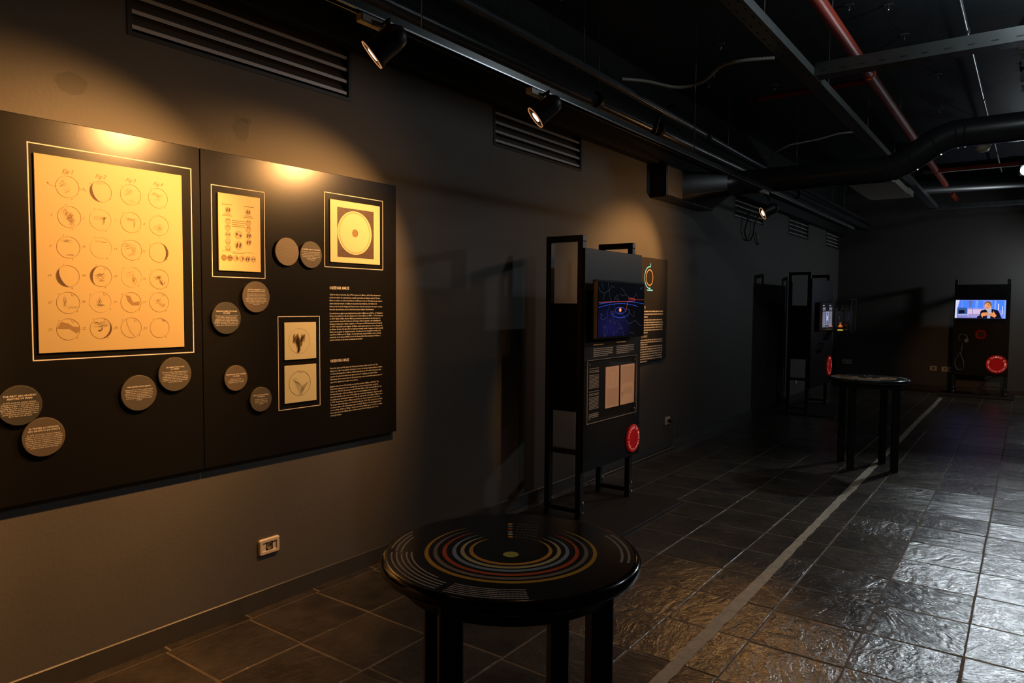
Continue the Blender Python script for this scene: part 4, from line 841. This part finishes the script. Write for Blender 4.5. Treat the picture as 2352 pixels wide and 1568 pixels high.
def tray(label, p0, p1, w_=.10, h_=.055):
    t = thing('cable_tray', label, 'cable tray', p0, group='perforated steel cable trays'); o = Vector(p0); d = Vector(p1)-o; L_ = d.length
    if abs(d.y) > abs(d.x): f = lambda a, b, c: (b, a, c)
    else: f = lambda a, b, c: (a, b, c)
    q = MB()
    for b0, b1, z0, z1 in ((-w_/2, w_/2, 0, .003), (-w_/2, -w_/2+.003, .003, h_), (w_/2-.003, w_/2, .003, h_)):
        x0, y0, _ = f(0, b0, 0); x1, y1, _ = f(L_, b1, 0); q.box(min(x0, x1), max(x0, x1), min(y0, y1), max(y0, y1), z0, z1)
    q.build('channel', galv_m, t)
    s_ = MB(); n_ = int(L_/.12)
    for i in range(n_):
        for b in (-w_/4, w_/4):
            x0, y0, _ = f(.03+.12*i, b-.004, 0); x1, y1, _ = f(.07+.12*i, b+.004, 0)
            s_.add([(x0, y0, -.0006), (x1, y0, -.0006), (x1, y1, -.0006), (x0, y1, -.0006)], [(0, 1, 2, 3)])
        for b in (-w_/2-.0006, ):
            x0, y0, _ = f(.03+.12*i, b, 0); x1, y1, _ = f(.065+.12*i, b, 0)
            s_.add([(x0, y0, .025), (x1, y1, .025), (x1, y1, .031), (x0, y0, .031)], [(0, 1, 2, 3)])
    s_.build('slots', hole_m, t)['kind'] = 'stuff'
    for i in range(1, int(L_/1.6)):
        x, y, _ = f(1.6*i, 0, 0); MB().lathe([(.004, .003), (.004, ZC-o.z)], 8, c=(x, y, 0)).build('hanger_rod', rod_m, t)
tray('steel cable tray running away from the camera to the back wall', (1.63, 1.0, 3.0), (1.63, 13.05, 3.0))
tray('steel cable tray crossing overhead at the upper right, in front of the red pipe', (1.685, 5.22, 3.0), (6.1, 5.22, 3.0), .12, .085)
tray('dark steel tray crossing just in front of the back wall', (1.55, 13.25, 3.0), (6.1, 13.25, 3.0), .14, .06)
# black ventilation duct
dt = thing('ventilation_duct', 'black round air duct crossing the ceiling with an S-bend, joined to the wall box', 'air duct', (0, 6.2, 2.45))
o = Vector((0, 6.2, 2.45))
def tl(p): return tuple(Vector(p)-o)
MB().bbox(.002, .17, 0, 1.2, 0, .30, .004).build('wall_box', duct_m, dt)
MB().box(.171, .173, .01, .36, .02, .28).build('lit_side_face', ductlit_m, dt)  # box side made lighter in colour, as if lamplight fell on it
q = MB(); A = [(.173, 6.56, 2.46), (.173, 7.36, 2.46), (.173, 7.36, 2.74), (.173, 6.56, 2.74)]; n = 32; c1 = Vector((.52, 6.92, 2.632)); rad = .114; V = []
ax = Vector((1, 0, 0)); s1 = ax.cross(Vector((0, 0, 1))).normalized(); s2 = s1.cross(ax).normalized()
for k in range(n):
    u = k/n*4; i = int(u) % 4; f = u-int(u); V.append(tuple(Vector(A[i]).lerp(Vector(A[(i+1) % 4]), f)))
for k in range(n):
    th = -3*PI/4+2*PI*k/n; V.append(tuple(c1 - s1*math.cos(th)*rad + s2*math.sin(th)*rad))
q.add([tl(p) for p in V], [(k, (k+1) % n, n+(k+1) % n, n+k) for k in range(n)], 0, True); q.build('taper', duct_m, dt)
DY = 6.92
path = [(.50, DY, 2.632), (.75, DY, 2.632), (1.0, DY, 2.632), (1.84, DY, 2.632), (1.92, DY, 2.640), (2.00, DY, 2.672), (2.09, DY, 2.725), (2.18, DY, 2.785), (2.27, DY, 2.835), (2.36, DY, 2.862), (2.45, DY, 2.866), (3.2, DY, 2.866), (6.1, DY, 2.866)]
MB().tube([tl(p) for p in path], .112, 36).build('round_duct', duct_m, dt)
for p, d in (((.72, DY, 2.632), (1, 0, 0)), ((1.90, DY, 2.638), (1, 0, .2)), ((2.05, DY, 2.70), (1, 0, .6)), ((2.22, DY, 2.81), (1, 0, .55)), ((2.38, DY, 2.863), (1, 0, .1)), ((2.44, DY, 2.866), (1, 0, 0))):
    d = Vector(d).normalized()*.006; MB().tube([tl(Vector(p)-d), tl(Vector(p)+d)], .1155, 36).build('joint_band', duct_m, dt)
pipe('large dark round duct lying across the far end of the ceiling', [(1.4, 12.5, 3.30), (6.1, 12.5, 3.30)], .15, mat('far_duct_paint', (.05, .06, .065), .3, bump=.1), name='ventilation_duct', n=32, collars=(2.9,), cat='air duct')
# cream hanging housings
def housing(label, x0, x1, y0, y1, z, h=.075):
    t = thing('ceiling_unit', label, 'ceiling unit', (x0, y0, z), group='cream ceiling units')
    w_, l_ = x1-x0, y1-y0; q = MB(); c = .05
    pts = [(0, .0), (w_, 0), (w_, l_*.72), (w_+.02, l_*.78), (w_+.02, l_), (c, l_), (0, l_-c*2.4)]
    k = len(pts); q.add([(x, y, 0) for x, y in pts]+[(x, y, h) for x, y in pts], [tuple(range(k))[::-1], tuple(range(k, 2*k))]+[(i, (i+1) % k, k+(i+1) % k, k+i) for i in range(k)])
    q.build('cover', cream2_m, t)
    for x in (.08, w_-.08):
        MB().lathe([(.004, h), (.004, ZC-z)], 8, c=(x, l_*.4, 0)).build('hanger_rod', rod_m, t)
    MB().bbox(w_*.2, w_*.25, -.008, 0, h*.5, h*.9, .001).build('latch', rubber_m, t)
housing('cream sheet-metal unit hanging behind the black duct', 1.11, 1.60, 9.15, 10.75, 2.885)
housing('cream unit cut by the top edge of the picture, corner only', 1.00, 1.45, 1.6, 2.96, 2.90)
sd = thing('smoke_detector', 'cream smoke detector hanging right of the duct bend', 'smoke detector', (2.43, 9.5, 3.16))
MB().lathe([(.03, .0), (.055, .012), (.068, .035), (.068, .06), (.06, .07)], 32).build('head', cream_m, sd)
MB().bbox(-.075, .075, -.05, .05, .0705, .085, .003).build('mounting_plate', black_m, sd); MB().lathe([(.012, .085), (.012, .38)], 10).build('drop_rod', rod_m, sd)
# floodlights
for i, (loc, aim, wt, sprd) in enumerate(FLOODS):
    t = thing('floodlight', ['cold white floodlight above the right edge of the picture', 'cold white floodlight glaring at the right picture edge, near the red branch pipe', 'cold white floodlight near the back wall at the right edge'][i], 'floodlight', loc)
    d = (Vector(aim)-Vector(loc)).normalized(); q = d.to_track_quat('-Z', 'Y').to_matrix().to_4x4()
    def tr(mb): mb.v = [tuple(q @ Vector(p)) for p in mb.v]; return mb
    tr(MB().bbox(-.075, .075, -.075, .075, .001, .06, .012)).build('case', black_m, t)
    tr(MB().lathe([(.062, 0), (.058, -.014), (.045, -.026), (.022, -.034), (.0001, -.036)], 28, cap=False)).build('lens', mat('cold_lens_%d' % i, (1, 1, 1), .3, emit=(.85, .95, 1), estr=25), t)
    MB().lathe([(.008, .045), (.008, ZC-loc[2])], 10).build('drop_rod', rod_m, t)
    if i == 0:
        pd = bpy.data.lights.new('flood_spill', 'POINT'); pd.energy = 22; pd.color = COOL; pd.shadow_soft_size = .08
        po = bpy.data.objects.new('flood_spill', pd); COL.objects.link(po); po.parent = t; po.location = (-.2, .1, .1)
    a = area('flood_beam', loc, aim, (.12, .12), wt, COOL, sprd); a.location = Vector(loc)+d*.040; a.parent = t; a.matrix_parent_inverse = Matrix.Translation(-Vector(loc))
# ceiling anchors, loose cable, plaster
ANCH = ['steel anchor bracket on the ceiling right of the red pipe, at the top edge', 'steel anchor bracket holding the rod of the red pipe near the top edge', 'ceiling anchor bracket just before the crossing tray, right of the red pipe', 'ceiling anchor bracket behind the crossing tray, nearest to it', 'ceiling anchor bracket above the duct bend, right of the red pipe', 'lone ceiling anchor bracket right of the red pipe, farthest', 'anchor bracket on the black ceiling just left of the long cable tray, high', 'anchor bracket on the black ceiling near the corrugated hose', 'anchor bracket on the black ceiling near the tray crossing', 'anchor bracket on the black ceiling above the two dark pipes']
for i, (x, y) in enumerate([(2.063, 5.51), (1.844, 5.36), (2.077, 6.17), (2.164, 6.77), (2.185, 7.39), (2.084, 8.03+.6), (.876, 5.58), (.591, 6.21), (.921, 6.89), (.442, 6.48)]):
    t = thing('ceiling_anchor', ANCH[i], 'bracket', (x, y, ZC), group='steel anchors in the ceiling')
    MB().bbox(-.03, .03, -.014, .014, -.006, -.0005, .001).build('plate', galv_m, t); MB().lathe([(.006, -.05), (.006, -.006)], 10).build('stud', chrome_m, t); MB().lathe([(.011, -.035), (.011, -.024)], 6, smooth=False).build('nut', chrome_m, t)
pts = []
ctrl = [(.60, 4.45, 2.99), (.70, 4.62, 3.0), (.86, 4.8, 2.975), (1.02, 4.85, 3.0), (1.16, 4.8, 3.06), (1.30, 4.82, 3.08), (1.48, 4.95, 3.10)]
for i in range(len(ctrl)-1):
    p0, p1, p2, p3 = [Vector(ctrl[max(0, min(len(ctrl)-1, i+k))]) for k in (-1, 0, 1, 2)]
    for j in range(20):
        u = j/20; pts.append(.5*((2*p1)+(p2-p0)*u+(2*p0-5*p1+4*p2-p3)*u*u+(-p0+3*p1-3*p2+p3)*u**3))
tag(MB().tube(pts, [.0095 if k % 2 else .0125 for k in range(len(pts))], 10).build('corrugated_hose', cable_m), 'grey corrugated hose sagging between the dark pipe and the cable tray', 'conduit')
pts = [(.62, 7.7, 3.0), (.75, 7.5, 3.0), (.95, 7.35, 3.03), (1.2, 7.4, 3.06), (1.4, 7.3, 3.07), (1.6, 7.35, 3.075)]
tag(MB().tube(pts, .009, 8).build('ceiling_cable', cable_m), 'grey cable lying above the black duct toward the tray', 'cable')
c = MB().tube([(.06, 8.95, 2.62), (.05, 8.9, 2.5), (.03, 8.85, 2.36), (.03, 8.95, 2.27), (.03, 9.1, 2.27), (.03, 9.2, 2.36), (.04, 9.22, 2.5), (.1, 9.2, 2.62)], .010, 8)
tag(c.build('hanging_cable', rubber_m), 'black cable loop hanging on the wall under the third vent', 'cable')
c = MB().tube([(.02, 9.35, 2.40), (.025, 9.36, 2.32), (.025, 9.45, 2.25), (.025, 9.55, 2.27)], .011, 8)
tag(c.build('cable_end', cable_m), 'short grey cable end curling on the wall under the third vent', 'cable')
q = MB(); V = []; F = []; nx, ny = 10, 18
for i in range(nx+1):
    for j in range(ny+1): V.append((i/nx*.6+(random.uniform(-.02, .02) if i == 0 else 0), j/ny*1.75, -.03-random.uniform(0, .02)))
for i in range(nx):
    for j in range(ny): a = i*(ny+1)+j; F.append((a, a+1, a+ny+2, a+ny+1))
q.add(V, F)
q.box(.03, .6, .0, 1.75, -.02, -.001)
pb = q.build('plaster_patch', plaster_m); pb.location = (2.79, 6.5, ZC); tag(pb, 'rough pale patch of bare plaster on the ceiling at the right edge', 'plaster')
